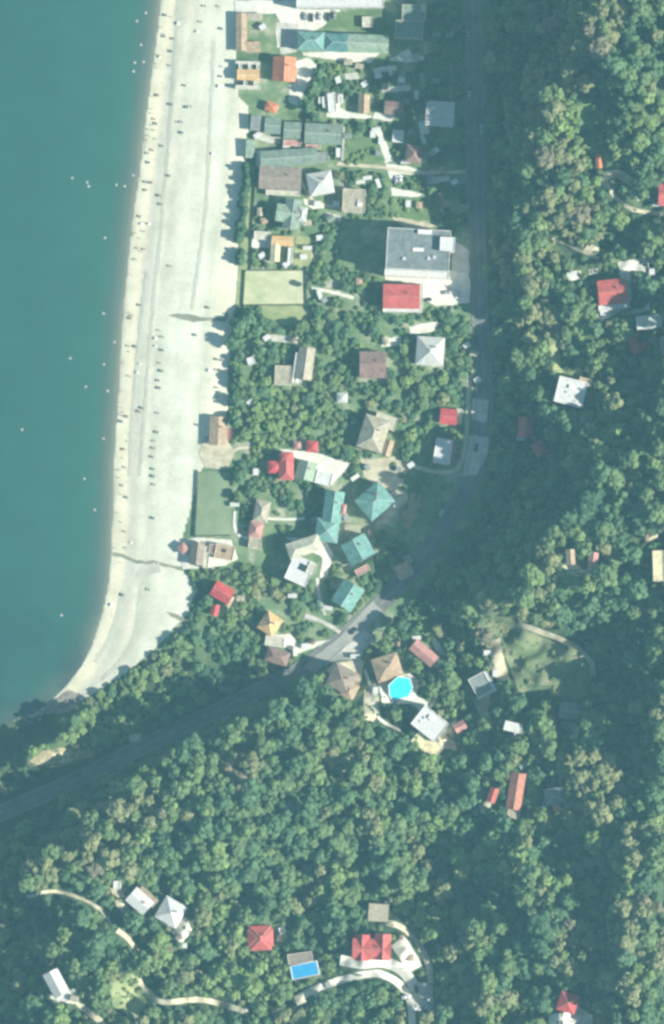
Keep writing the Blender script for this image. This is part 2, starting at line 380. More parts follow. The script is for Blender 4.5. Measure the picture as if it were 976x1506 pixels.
big = ramp(nt, noise(nt, .07, 5), [(.38, (.88, .87, .83)), (.55, (1.01, 1.0, .98)), (.68, (1.08, 1.06, 1.02))])
nt.links.new(mixc(nt, .9, mixc(nt, 1., band, big, 'MULTIPLY'), fine, 'MULTIPLY'), b.inputs['Base Color'])
bp = nt.nodes.new('ShaderNodeBump'); bp.inputs['Strength'].default_value = .5; bp.inputs['Distance'].default_value = .25
nt.links.new(noise(nt, 1.2, 5), bp.inputs['Height']); nt.links.new(bp.outputs[0], b.inputs['Normal'])
beach.data.materials.append(m)
m = bpy.data.materials.new('ground_cover'); nt, b = nodes(m); b.inputs['Roughness'].default_value = .95
wild = ramp(nt, noise(nt, .06, 6), [(.3, (.035, .065, .03)), (.5, (.055, .095, .04)), (.64, (.09, .13, .055)), (.78, (.17, .17, .09))])
town = ramp(nt, noise(nt, .10, 6), [(.30, (.085, .15, .065)), (.44, (.14, .22, .10)), (.54, (.20, .27, .14)), (.62, (.34, .36, .24)), (.72, (.50, .49, .38))])
c = mixc(nt, attr(nt, 'built'), wild, town)
nt.links.new(mixc(nt, .7, c, ramp(nt, noise(nt, .7, 5, rough=.8), [(.3, (.65, .65, .65)), (.7, (1.15, 1.15, 1.1))]), 'MULTIPLY'), b.inputs['Base Color'])
bp = nt.nodes.new('ShaderNodeBump'); bp.inputs['Strength'].default_value = .6; bp.inputs['Distance'].default_value = .5
nt.links.new(noise(nt, .8, 5), bp.inputs['Height']); nt.links.new(bp.outputs[0], b.inputs['Normal'])
ground.data.materials.append(m)
# sea surface: its own sheet at z = 0, meets the beach at the waterline
sy = ay_; offs = np.concatenate([[-14, -4, 0, 3, 6, 10, 15, 22, 30, 42, 60, 90, 140, 220, 400, 900, 2000, 4200]])
mb = MB(); dv = []
for y in sy:
    x0 = float(interp(y, SHORE))
    for o_ in offs:
        x = x0-o_; mb.v.append(((x-488)*S, (753-y)*S, 0.0))
VX = np.array([v[0]/S+488 for v in mb.v]); VY = np.array([753-v[1]/S for v in mb.v]); dv = -shore_d(VX, VY)
n = len(offs)
for j in range(len(sy)-1):
    for i in range(n-1):
        a = j*n+i; mb.f.append([a, a+1, a+n+1, a+n]); mb.m.append(0)
m = bpy.data.materials.new('sea_water'); nt, b = nodes(m); b.inputs['Roughness'].default_value = .22; b.inputs['Specular IOR Level'].default_value = .35
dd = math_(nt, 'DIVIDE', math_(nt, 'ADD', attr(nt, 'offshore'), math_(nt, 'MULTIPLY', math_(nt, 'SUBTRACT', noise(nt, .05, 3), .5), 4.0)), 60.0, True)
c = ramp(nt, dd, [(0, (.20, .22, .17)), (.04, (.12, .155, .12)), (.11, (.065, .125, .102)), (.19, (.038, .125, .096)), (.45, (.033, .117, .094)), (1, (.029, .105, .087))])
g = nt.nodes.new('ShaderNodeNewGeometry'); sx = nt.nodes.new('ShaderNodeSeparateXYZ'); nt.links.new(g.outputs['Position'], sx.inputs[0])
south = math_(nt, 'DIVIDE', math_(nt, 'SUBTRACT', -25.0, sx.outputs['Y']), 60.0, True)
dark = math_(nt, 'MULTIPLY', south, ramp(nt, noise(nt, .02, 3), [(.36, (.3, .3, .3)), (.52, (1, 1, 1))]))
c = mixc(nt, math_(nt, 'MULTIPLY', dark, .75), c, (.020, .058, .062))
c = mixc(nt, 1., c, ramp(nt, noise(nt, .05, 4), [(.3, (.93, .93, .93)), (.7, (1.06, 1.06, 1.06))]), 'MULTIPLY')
nt.links.new(c, b.inputs['Base Color'])
bp = nt.nodes.new('ShaderNodeBump'); bp.inputs['Strength'].default_value = .12; bp.inputs['Distance'].default_value = .3
nt.links.new(noise(nt, .55, 4), bp.inputs['Height']); nt.links.new(bp.outputs[0], b.inputs['Normal'])
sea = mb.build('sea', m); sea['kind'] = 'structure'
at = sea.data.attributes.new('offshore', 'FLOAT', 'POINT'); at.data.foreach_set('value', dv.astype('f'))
BLOCK |= (GX < interp(GY, BEACH_E))

# ------------------------------------------------------------------ roads, paths, yards
rp = ribbon_poly(ROAD[1:-1], 23)
drape('coast_road', rp, M['asphalt'], .10, step=5)
for sgn, nm in ((-1, 'road_kerb'), (1, 'road_kerb')):
    L = smooth_line(ROAD[1:-1]); off = []
    for i, p in enumerate(L):
        d_ = (L[min(i+1, len(L)-1)]-L[max(i-1, 0)]).normalized(); off.append(tuple(p+Vector((-d_.y, d_.x))*sgn*12))
    mb = MB(); pr = None
    for p, q in zip(off[:-1], off[1:]):
        za, zb = h1(*p), h1(*q); A, B = W(*p, za), W(*q, zb)
        dx, dy = B[0]-A[0], B[1]-A[1]; l = math.hypot(dx, dy) or 1; nx_, ny_ = -dy/l*.15, dx/l*.15
        b0 = [(A[0]+nx_, A[1]+ny_, za-.3), (A[0]-nx_, A[1]-ny_, za-.3), (B[0]-nx_, B[1]-ny_, zb-.3), (B[0]+nx_, B[1]+ny_, zb-.3)]
        t0 = [(x, y, z+.64) for x, y, z in b0]
        mb.poly(t0); mb.poly([b0[0], b0[3], t0[3], t0[0]]); mb.poly([b0[1], t0[1], t0[2], b0[2]])
    mb.build(nm, M['kerb'])['kind'] = 'structure'
L = smooth_line(ROAD[1:-1]); mb = MB()
for i in range(0, len(L)-2):
    for k, wd in ((0, .06), (-10.2, .03), (10.2, .03)):
        if k == 0 and i % 3 == 2: continue
        d_ = (L[i+1]-L[i]).normalized(); n_ = Vector((-d_.y, d_.x)); q = []
        for p, s_ in ((L[i], -1), (L[i+1], -1), (L[i+1], 1), (L[i], 1)):
            pp = p+n_*(k+s_*wd/S*1.0); z = h1(pp.x, pp.y)+.135; a, b_ = W(pp.x, pp.y, z); q.append((a, b_, z))
        mb.poly(q[::-1])
mk = mb.build('road_marking', M['marking']); mk['kind'] = 'structure'
if sum(p.normal.z for p in mk.data.polygons) < 0: mk.data.flip_normals()
DR = [  # name, material, outline
 ('parking_apron', 'road_light', [(446, 982), (470, 960), (500, 936), (528, 905), (548, 884), (556, 893), (566, 902), (552, 912), (540, 925), (552, 944), (540, 950), (528, 952), (520, 972), (500, 970), (478, 978), (462, 990)]),
 ('parking_apron', 'concrete', [(535, 925), (552, 943), (535, 956), (524, 990), (514, 965), (500, 960), (515, 940)]),
 ('verge_and_sunlit_road', 'concrete', [(694, 586), (718, 589), (716, 622), (692, 618)]),  # pale patch standing in for sunlit road between tree shadows
 ('verge_and_sunlit_road', 'concrete', [(688, 640), (718, 643), (716, 672), (700, 698), (680, 700), (684, 668)]),  # sunlit stretch of road, put in as paler ground
 ('verge_and_sunlit_road', 'dry_grass', [(686, 545), (698, 545), (690, 600), (690, 650), (682, 680), (676, 690), (682, 640)]),
 ('lawn', 'court', [(361, 399), (449, 398), (450, 447), (358, 448)]),
 ('playing_field', 'field', [(292, 694), (338, 692), (340, 786), (287, 788)]),
 ('grass_verge', 'dry_grass', [(362, 242), (375, 243), (370, 330), (368, 395), (357, 448), (346, 448), (352, 380)]),
 ('grass_verge', 'dry_grass', [(385, 450), (455, 450), (455, 470), (420, 480), (385, 466)]),
 ('lawn', 'lawn', [(505, 205), (555, 200), (566, 238), (506, 240)]),
 ('lawn', 'lawn', [(480, 18), (542, 16), (536, 42), (480, 40)]),
 ('lawn', 'lawn', [(572, 290), (618, 290), (650, 300), (640, 325), (575, 318)]),
 ('lawn', 'dry_grass', [(435, 345), (460, 350), (455, 395), (432, 392)]),
 ('courtyard', 'paving', [(345, 0), (440, 0), (440, 35), (412, 33), (405, 20), (365, 20), (345, 20)]),
 ('courtyard', 'paving', [(438, 14), (500, 14), (500, 20), (470, 42), (408, 70), (405, 40)]),
 ('courtyard', 'paving', [(435, 90), (452, 84), (466, 96), (462, 105), (452, 125), (442, 145), (440, 158), (424, 150), (425, 125), (437, 120)]),
 ('courtyard', 'concrete', [(405, 34), (438, 30), (436, 76), (412, 80)]),
 ('courtyard', 'paving', [(445, 77), (560, 76), (545, 92), (500, 90), (447, 82)]),
 ('courtyard', 'paving', [(570, 88), (600, 72), (606, 80), (622, 82), (624, 88), (600, 92)]),
 ('courtyard', 'paving', [(476, 135), (500, 138), (500, 158), (512, 165), (548, 170), (545, 175), (480, 172)]),
 ('courtyard', 'paving', [(550, 165), (580, 170), (576, 180), (548, 174)]),
 ('courtyard', 'paving', [(552, 190), (560, 190), (570, 215), (580, 236), (566, 240), (558, 225)]),
 ('courtyard', 'paving', [(566, 240), (596, 244), (618, 250), (610, 258), (590, 256), (580, 268), (572, 262)]),
 ('courtyard', 'paving', [(574, 276), (600, 280), (622, 285), (615, 290), (576, 288)]),
 ('courtyard', 'dirt', [(572, 318), (600, 322), (640, 332), (618, 342), (600, 338)]),
 ('courtyard', 'concrete', [(505, 108), (526, 106), (530, 116), (508, 118)]),
 ('courtyard', 'paving', [(548, 100), (582, 96), (584, 104), (550, 108)]),
 ('courtyard', 'concrete', [(560, 130), (602, 124), (604, 132), (562, 138)]),
 ('courtyard', 'paving', [(615, 178), (630, 176), (632, 196), (618, 198)]),
 ('courtyard', 'dirt', [(446, 352), (458, 350), (460, 384), (448, 386)]),
 ('courtyard', 'concrete', [(478, 312), (505, 318), (500, 326), (476, 320)]),
 ('courtyard', 'paving', [(376, 222), (384, 222), (384, 246), (377, 246)]),
 ('courtyard', 'concrete', [(625, 262), (660, 258), (662, 266), (628, 272)]),
 ('courtyard', 'concrete', [(376, 190), (392, 200), (412, 202), (410, 212), (380, 206)]),
 ('courtyard', 'paving', [(566, 395), (660, 398), (688, 402), (692, 420), (690, 446), (640, 450), (622, 440), (622, 418), (566, 412)]),
 ('courtyard', 'concrete', [(664, 350), (690, 370), (690, 402), (664, 400)]),
 ('courtyard', 'paving', [(602, 480), (630, 474), (650, 474), (636, 488), (603, 492)]),
 ('courtyard', 'paving', [(560, 498), (590, 495), (590, 508), (560, 510)]),
 ('courtyard', 'concrete', [(395, 492), (440, 496), (438, 505), (400, 502)]),
 ('courtyard', 'paving', [(370, 345), (398, 348), (398, 365), (366, 364)]),
 ('courtyard', 'paving', [(445, 292), (472, 296), (478, 306), (462, 308), (448, 302)]),
 ('courtyard', 'paving', [(410, 660), (450, 664), (470, 668), (515, 682), (500, 700), (488, 712), (455, 706), (440, 676), (420, 668)]),
 ('courtyard', 'dirt', [(300, 640), (335, 650), (345, 664), (335, 690), (302, 688), (292, 668)]),
 ('courtyard', 'dirt', [(530, 675), (580, 672), (600, 690), (592, 712), (575, 722), (548, 712), (535, 700)]),
 ('courtyard', 'dirt', [(576, 722), (596, 718), (600, 735), (585, 752), (570, 770), (552, 772), (560, 755)]),
 ('courtyard', 'soil', [(604, 722), (618, 730), (616, 758), (600, 778), (590, 772), (600, 745)]),
 ('courtyard', 'paving', [(262, 796), (290, 790), (340, 794), (350, 822), (330, 832), (268, 838)]),
 ('courtyard', 'paving', [(418, 790), (478, 792), (490, 815), (480, 848), (470, 850), (474, 820), (440, 800)]),
 ('courtyard', 'paving', [(395, 934), (425, 932), (440, 946), (488, 940), (470, 950), (436, 962), (415, 950)]),
 ('courtyard', 'dirt', [(480, 985), (490, 975), (535, 970), (530, 1000), (520, 1028), (505, 1010)]),
 ('courtyard', 'dirt', [(535, 1010), (552, 1005), (560, 1045), (548, 1062), (535, 1058)]),
 ('courtyard', 'paving', [(556, 1000), (602, 990), (616, 1000), (612, 1024), (640, 1034), (620, 1048), (604, 1036), (562, 1034)]),
 ('courtyard', 'paving', [(632, 935), (640, 938), (656, 962), (650, 966), (640, 955)]),
 ('courtyard', 'dirt', [(688, 1018), (705, 1030), (722, 1020), (718, 1050), (708, 1056)]),
 ('courtyard', 'dirt', [(716, 945), (735, 938), (742, 970), (750, 1000), (732, 1002), (718, 980)]),
 ('hillside_meadow', 'meadow', [(700, 890), (745, 905), (770, 925), (800, 938), (850, 958), (872, 990), (862, 1020), (845, 1030), (825, 1018), (795, 1026), (765, 1022), (752, 990), (735, 940), (705, 915)]),
 ('lawn', 'lawn', [(836, 1010), (866, 1002), (862, 1024), (846, 1030)]),
 ('courtyard', 'dirt', [(824, 1062), (838, 1060), (852, 1070), (850, 1086), (838, 1088)]),
 ('courtyard', 'dirt', [(826, 832), (850, 828), (856, 838), (868, 836), (872, 846), (840, 848)]),
 ('lawn', 'lawn', [(812, 835), (835, 842), (852, 852), (850, 866), (830, 862)]),
 ('hillside_meadow', 'lawn', [(845, 130), (868, 140), (872, 185), (885, 215), (910, 245), (890, 248), (866, 225), (852, 190)]),
 ('courtyard', 'dirt', [(886, 252), (908, 248), (932, 262), (926, 272), (906, 262), (895, 264), (893, 280), (887, 275)]),
 ('courtyard', 'paving', [(908, 385), (930, 382), (952, 376), (954, 400), (928, 398), (928, 452), (880, 474), (876, 458), (918, 448)]),
 ('courtyard', 'paving', [(918, 458), (948, 452), (954, 444), (956, 456), (920, 464)]),
 ('courtyard', 'concrete', [(866, 396), (884, 394), (884, 402), (866, 404)]),
 ('courtyard', 'concrete', [(832, 400), (854, 398), (852, 410), (838, 414)]),
 ('hillside_meadow', 'dry_grass', [(805, 490), (820, 490), (826, 540), (845, 545), (840, 556), (815, 560), (810, 520)]),
 ('courtyard', 'dirt', [(866, 356), (886, 368), (882, 376), (855, 372)]),
 ('bare_slope', 'soil', [(36, 1126), (62, 1104), (88, 1100), (132, 1102), (140, 1112), (110, 1120), (88, 1128)]),
 ('bare_slope', 'dirt', [(45, 1126), (66, 1112), (90, 1106), (132, 1106), (136, 1111), (108, 1117), (88, 1124), (64, 1124)]),
 ('courtyard', 'dirt', [(188, 1080), (208, 1078), (205, 1090), (190, 1092)]),
 ('courtyard', 'dirt', [(160, 1300), (176, 1296), (190, 1335), (180, 1345), (170, 1330)]),
 ('courtyard', 'paving', [(240, 1350), (275, 1350), (282, 1368), (266, 1390), (255, 1375)]),
 ('courtyard', 'paving', [(70, 1462), (110, 1455), (118, 1478), (100, 1475), (80, 1478)]),
 ('lawn', 'dry_grass', [(185, 1425), (205, 1440), (215, 1475), (200, 1500), (165, 1480), (160, 1440)]),
 ('parking_yard', 'concrete', [(610, 1445), (636, 1445), (638, 1485), (604, 1488), (602, 1470)]),
 ('courtyard', 'paving', [(806, 1492), (830, 1490), (846, 1478), (870, 1492), (874, 1520), (806, 1520)]),
 ('courtyard', 'dirt', [(700, 1178), (722, 1180), (722, 1196), (708, 1198)]),
 ('courtyard', 'dirt', [(640, 1062), (662, 1060), (672, 1104), (640, 1098)]),
 ('rock_shore', 'rock', [(60, 1048), (78, 1030), (100, 1015), (118, 1020), (112, 1040), (92, 1050)]),
]
for k, (nm, mt, poly) in enumerate(DR):
    drape(nm, poly, M[mt], .16+.02*(k % 7)+(.08 if nm in ('lawn',) and k > 50 else 0), step=5, grow=3 if mt in ('paving', 'concrete', 'dirt') else 1, jit=0 if nm in ('playing_field', 'lawn') and mt in ('court', 'field') else .8)
PATHS = [
 ('path', 'dirt', 6, [(892, 270), (905, 290), (925, 306), (950, 312), (985, 316)]),
 ('path', 'dirt', 5, [(40, 1320), (75, 1311), (115, 1320), (148, 1338), (162, 1358)]),
 ('path', 'dirt', 8, [(172, 1368), (190, 1382), (202, 1400)]),
 ('path', 'dirt', 8, [(203, 1440), (218, 1464), (242, 1474), (290, 1470), (330, 1478), (365, 1490)]),
 ('path', 'dirt', 9, [(100, 1460), (125, 1485), (150, 1505), (160, 1530)]),
 ('driveway', 'paving', 11, [(430, 1472), (470, 1452), (515, 1438), (555, 1432), (588, 1448), (604, 1478), (606, 1540)]),
 ('driveway', 'paving', 16, [(500, 1412), (530, 1417), (565, 1415), (592, 1428), (612, 1455)]),
 ('driveway', 'paving', 24, [(584, 1384), (596, 1400), (610, 1426)]),
 ('driveway', 'dirt', 9, [(560, 1356), (588, 1362), (612, 1384), (628, 1412), (634, 1446)]),
 ('lane', 'dirt', 5, [(495, 241), (560, 246), (610, 254), (684, 252)]),
 ('lane', 'dirt', 6, [(690, 552), (688, 610), (684, 660), (672, 690), (640, 694), (600, 684), (575, 682)]),
 ('lane', 'paving', 5, [(458, 424), (490, 430), (520, 438)]),
 ('lane', 'dirt', 5, [(440, 262), (462, 296), (500, 306), (530, 312)]),
 ('lane', 'concrete', 6, [(448, 905), (475, 915), (500, 930)]),
 ('dirt_track', 'dirt', 8, [(762, 918), (800, 931), (840, 948), (868, 972), (872, 996)]),
 ('lane', 'dirt', 5, [(330, 672), (350, 660), (366, 658)]),
 ('lane', 'paving', 4, [(345, 752), (345, 775), (352, 788), (370, 792)]),
 ('lane', 'paving', 4, [(390, 762), (420, 764), (448, 762)]),
 ('footpath', 'concrete', 4, [(536, 985), (548, 1020), (556, 1055), (590, 1075)]),
 ('lane', 'concrete', 5, [(466, 850), (470, 880), (478, 905)]),
 ('path', 'dirt', 4, [(940, 810), (952, 795), (968, 788)]),
 ('footpath', 'dirt', 4, [(812, 350), (860, 372), (880, 380)]),
]
for k, (nm, mt, w, pts) in enumerate(PATHS):
    drape(nm, ribbon_poly(pts, w, .5), M[mt], .32+.012*(k % 5), step=4, grow=5)
# streams and wet patches on the beach
for k, (w, pts, mt) in enumerate([
    (5, [(165, 815), (180, 817), (200, 826), (230, 828), (262, 836), (275, 838)], 'wet'),
    (16, [(205, 850), (212, 840), (235, 834)], 'damp'), (8, [(214, 845), (207, 880), (202, 920), (196, 945)], 'damp'),
    (7, [(180, 870), (172, 910), (160, 940), (140, 975)], 'damp'), (6, [(196, 945), (170, 980), (150, 1000)], 'damp'),
    (5, [(205, 700), (213, 600), (222, 480), (240, 300), (252, 150), (262, 0)], 'damp'),
    (5, [(282, 455), (290, 400), (303, 300), (308, 200), (314, 60)], 'damp'),
    (4, [(190, 700), (198, 560), (215, 400)], 'damp')]):
    drape('stream' if mt == 'wet' else 'damp_strip', ribbon_poly(pts, w, 1.0), M[mt], .05+.01*k, step=5, jit=.4)
drape('damp_strip', [(246, 464), (262, 461), (284, 463), (300, 467), (328, 467), (333, 458), (336, 466), (332, 473), (310, 471), (285, 474), (265, 469)], M['wet'], .13, step=4, jit=.5)
drape('damp_strip', [(244, 899), (262, 904), (276, 912), (282, 918), (266, 914), (252, 907)], M['wet'], .13, step=4, jit=.4)

# ------------------------------------------------------------------ buildings
def unit_window():
    mb = MB(); mb.box(-.65, .65, -.03, .07, -.75, .75, 0); mb.box(-.55, .55, .07, .09, -.65, .65, 1); mb.box(-.03, .03, .09, .11, -.65, .65, 0)
    mb.box(-.72, .72, -.03, .14, -.83, -.75, 0)
    return mb.mesh('window', [M['frame'], M['glass']])
def unit_door():
    mb = MB(); mb.box(-.5, .5, -.03, .06, 0, 2.1, 0); mb.box(-.6, -.5, -.03, .1, 0, 2.2, 1); mb.box(.5, .6, -.03, .1, 0, 2.2, 1); mb.box(-.5, .5, -.03, .1, 2.1, 2.2, 1); mb.box(.3, .4, .06, .12, 1, 1.1, 1)
    return mb.mesh('door', [M['door'], M['frame']])
WIN, DOOR = unit_window(), unit_door()
def roof_solid(mb, w, h, z, typ, rise, oh, x0=0, y0=0, th=.22):
    a, b_ = w/2+oh, h/2+oh
    E = [(-a, -b_), (a, -b_), (a, b_), (-a, b_)]
    lo = [(x+x0, y+y0, z-.02) for x, y in E]; hi = [(x+x0, y+y0, z+th) for x, y in E]
    for i in range(4):
        j = (i+1) % 4; mb.poly([lo[i], lo[j], hi[j], hi[i]])
    mb.poly(lo[::-1])
    R = z+th+rise; rid = None
    if typ == 'gx': rid = [(-a, 0), (a, 0)]
    elif typ == 'gy': rid = [(0, -b_), (0, b_)]
    elif typ == 'hip':
        k = min(a, b_); rid = [(-(a-k), 0), (a-k, 0)] if a >= b_ else [(0, -(b_-k)), (0, b_-k)]
    elif typ == 'shed':
        t = [(hi[2][0], hi[2][1], R), (hi[3][0], hi[3][1], R)]
        mb.poly([hi[0], hi[1], t[0], t[1]]); mb.poly([hi[1], hi[2], t[0]]); mb.poly([hi[3], hi[0], t[1]]); mb.poly([hi[2], hi[3], t[1], t[0]]); return None
    if typ == 'flat':
        mb.poly(hi); return None
    r = [(x+x0, y+y0, R) for x, y in rid]
    if typ == 'gx' or (typ == 'hip' and a >= b_):
        mb.poly([hi[0], hi[1], r[1], r[0]]); mb.poly([hi[2], hi[3], r[0], r[1]]); mb.poly([hi[1], hi[2], r[1]]); mb.poly([hi[3], hi[0], r[0]])
    else:
        mb.poly([hi[1], hi[2], r[1], r[0]]); mb.poly([hi[3], hi[0], r[0], r[1]]); mb.poly([hi[0], hi[1], r[0]]); mb.poly([hi[2], hi[3], r[1]])
    segs = [(r[0], r[1])]
    if typ == 'hip':
        if a >= b_: segs += [(hi[0], r[0]), (hi[3], r[0]), (hi[1], r[1]), (hi[2], r[1])]
        else: segs += [(hi[0], r[0]), (hi[1], r[0]), (hi[2], r[1]), (hi[3], r[1])]
    return segs
LAND = []; HOUSES = []
def house(name, label, cat, cx, cy, w, h, rot, ht, typ, rm, wm='wall_white', short=None, wings=(), rise=None, extras=(), group=None):
    """w, h and offsets in grid units; ht in metres"""
    corners = rect(cx, cy, w, h, rot)
    hs = [h1(x, y) for x, y in corners]; zc = h1(cx, cy); zb = max(zc, sum(hs)/4)
    X, Y = W(cx, cy, zb)
    root = empty(name, (X, Y, zb), math.radians(rot), label, cat, group)
    base = min(hs+[zc])-zb-.6
    blocks = [(0, 0, w, h, ht, typ, rm, wm)]+[tuple(q)+((rm, wm)[len(q)-6:]) if len(q) < 8 else tuple(q) for q in wings]
    for i, (ox, oy, bw, bh, bht, bt, brm, bwm) in enumerate(blocks):
        bw, bh, ox, oy = bw*S, bh*S, ox*S, -oy*S
        wi = .45 if bt != 'flat' else 0.0
        ww, wh = bw-2*wi, bh-2*wi
        e = .006*i
        mb = MB(); mb.box(ox-ww/2+e, ox+ww/2-e, oy-wh/2+e, oy+wh/2-e, base, bht, 0)
        if bt == 'flat':     # parapet
            p = .28; z0, z1 = bht, bht+.55
            mb.box(ox-ww/2+e, ox+ww/2-e, oy-wh/2+e, oy-wh/2+p, z0, z1); mb.box(ox-ww/2+e, ox+ww/2-e, oy+wh/2-p, oy+wh/2-e, z0, z1)
            mb.box(ox-ww/2+e, ox-ww/2+p, oy-wh/2+p, oy+wh/2-p, z0, z1); mb.box(ox+ww/2-p, ox+ww/2-e, oy-wh/2+p, oy+wh/2-p, z0, z1)
        mb.build('wall', M[bwm], root)
        rb = MB()
        if bt == 'flat':
            rb.box(ox-ww/2+.3, ox+ww/2-.3, oy-wh/2+.3, oy+wh/2-.3, bht+.004, bht+.16)
            rb.build('roof', M[brm], root)
        else:
            rr = rise if (rise and i == 0) else (min(bw, bh)/2*(.50 if bt != 'shed' else .25))
            if bt == 'gx': rr = rise or bh/2*.52
            if bt == 'gy': rr = rise or bw/2*.52
            segs = roof_solid(rb, ww, wh, bht+e, bt, rr, .45, ox, oy)
            ro = rb.build('roof', M[brm], root)
            if segs and max(bw, bh) > 7:
                rc = MB()
                for a, b_ in segs: rc.tube((a[0], a[1], a[2]), (b_[0], b_[1], b_[2]), .11, .11, 5)
                rc.build('ridge_cap', M['ridge'] if brm in ('roof_red', 'roof_scarlet', 'roof_brown', 'roof_rust', 'roof_taupe', 'roof_tan', 'roof_orange', 'roof_pink') else M['ridge_pale'], ro)
            if i == 0 and min(bw, bh) > 9 and bt in ('gx', 'gy', 'hip'):
                ch = MB(); qx, qy = ox+bw*.18, oy+bh*.14; ch.box(qx-.35, qx+.35, qy-.3, qy+.3, bht+.3, bht+rr+1.0); ch.box(qx-.43, qx+.43, qy-.38, qy+.38, bht+rr+1.0, bht+rr+1.12)
                ch.build('chimney', M['wall_brick'], ro)
        if bht < 2.2 or min(bw, bh) < 3: continue
        st = max(1, int(bht/2.9)); sh = bht/st
        if i == 0:
            d_ = link('door', DOOR, root); d_.location = (ox-ww*.18, oy-wh/2-.0, 0.02); d_.rotation_euler = (0, 0, PI)
        elif st > 1 or len(wings) > 2: continue
        for f in range(st):
            zz = f*sh+sh*.55
            nxw = min(7, max(1, int(ww/3.4))); nyw = min(5, max(1, int(wh/3.6)))
            for q in range(nxw):
                xx = ox-ww/2+ww*(q+.5)/nxw
                if not (f == 0 and i == 0 and abs(xx-(ox-ww*.18)) < 1.4):
                    o = link('window', WIN, root); o.location = (xx, oy-wh/2, zz); o.rotation_euler = (0, 0, PI)
                if f > 0 or st == 1:
                    o = link('window', WIN, root); o.location = (xx, oy+wh/2, zz)
            for q in range(nyw):
                yy = oy-wh/2+wh*(q+.5)/nyw
                if f % 2 == 0:
                    o = link('window', WIN, root); o.location = (ox-ww/2, yy, zz); o.rotation_euler = (0, 0, PI/2)
                o = link('window', WIN, root); o.location = (ox+ww/2, yy, zz); o.rotation_euler = (0, 0, -PI/2)
    if typ == 'flat' and not extras and min(w, h)*S > 11.5:
        rt = random.Random(int(cx*7+cy))
        for nm_, mt_, sx_, sy_, hh in (('water_tank', 'metal', 1.1, 1.1, .7), ('air_unit', 'wall_grey', 1.0, .7, .5), ('stair_housing', 'wall_white', 2.4, 2.0, 1.0)):
            qx, qy = rt.uniform(-.32, .32)*w*S, rt.uniform(-.32, .32)*h*S; mb = MB(); mb.box(qx-sx_/2, qx+sx_/2, qy-sy_/2, qy+sy_/2, ht+.162, ht+.162+hh); mb.build(nm_, M[mt_], root)
    for (nm, ox, oy, bw, bh, z0, z1, mt) in extras:
        mb = MB(); mb.box(ox*S-bw*S/2, ox*S+bw*S/2, -oy*S-bh*S/2, -oy*S+bh*S/2, z0, z1); mb.build(nm, M[mt], root)
    block(rect(cx, cy, w, h, rot), 4)
    for q in wings: block(rect(cx+q[0], cy+q[1], q[2], q[3], rot), 4)
    if short: LAND.append((cx, cy, short))
    HOUSES.append(root)
    return root
H = house
# ---- beach front and northern lanes
H('beach_cafe', 'long low tan building with a pale rear yard at the top of the beach', 'building', 355, 48, 16, 56, 0, 3.0, 'gy', 'roof_tan', 'wall_cream', 'long tan beach-front building',
  wings=[(19, -22, 24, 11, 2.8, 'shed', 'roof_beige', 'wall_cream'), (17, 22, 22, 16, 2.8, 'shed', 'roof_tan', 'wall_cream')], rise=.9)
H('restaurant', 'beach restaurant with an amber middle roof between two cream slatted terraces', 'restaurant', 365, 111, 33, 16, -2, 3.4, 'gx', 'roof_amber', 'wall_cream', 'amber-roofed beach restaurant', rise=.7,
  wings=[(-1, -18, 36, 4, 2.8, 'flat', 'roof_cream', 'wall_white'), (0, 18, 36, 5, 2.8, 'flat', 'roof_cream', 'wall_white'), (-12, -13, 5, 9, 2.7, 'flat', 'roof_cream', 'wall_white'), (2, -13, 5, 9, 2.7, 'flat', 'roof_cream', 'wall_white'), (14, -13, 5, 9, 2.7, 'flat', 'roof_cream', 'wall_white'), (-4, 13, 5, 8, 2.7, 'flat', 'roof_cream', 'wall_white'), (11, 13, 5, 8, 2.7, 'flat', 'roof_cream', 'wall_white')])
H('house', 'bright orange gable-roofed house beside a curved white courtyard near the beach', 'house', 418, 103, 34, 36, -3, 5.2, 'gy', 'roof_orange', short='bright orange gable-roofed house')
H('guest_house', 'long narrow building with a blue-green and pale green hipped roof edged in white', 'building', 457, 62, 40, 27, -2, 6, 'hip', 'roof_teal', short='long blue-green roofed building',
  wings=[(42, 1, 46, 27, 6.0, 'hip', 'roof_bluegreen', 'wall_white'), (84, 1, 60, 27, 6.0, 'gx', 'roof_palegreen', 'wall_white')])
H('hotel', 'long bright white flat-roofed building at the top edge of the picture', 'building', 500, 3, 128, 20, 0, 8, 'flat', 'roof_white', short='white flat-roofed building at the top')
H('shed', 'small cream shed beside the lawn below the long white building', 'shed', 540, 33, 15, 15, 0, 2.6, 'flat', 'roof_cream')
H('house', 'grey-green flat-roofed house with a stepped front, nearest the top of the coast road', 'house', 601, 45, 40, 26, -2, 6, 'flat', 'roof_greygreen', 'wall_cream', short='stepped grey-green flat-roofed house',
  wings=[(6, -24, 34, 24, 6.4, 'flat', 'roof_greygreen', 'wall_cream'), (20, -32, 8, 12, 6.9, 'flat', 'roof_cream', 'wall_cream')])
H('kiosk', 'small orange-roofed kiosk behind the beach above the row of grey-green roofs', 'kiosk', 399, 158, 19, 14, -20, 2.8, 'hip', 'roof_orange', short='small orange-roofed kiosk')
H('house', 'grey narrow shed-roofed building at the seaward end of the grey-green row', 'building', 376, 182, 15, 22, -5, 3.6, 'shed', 'roof_grey')
H('house', 'second pale grey-green building from the sea in the northern row', 'building', 401, 186, 24, 24, -4, 4.2, 'gx', 'roof_greygreen', rise=1)
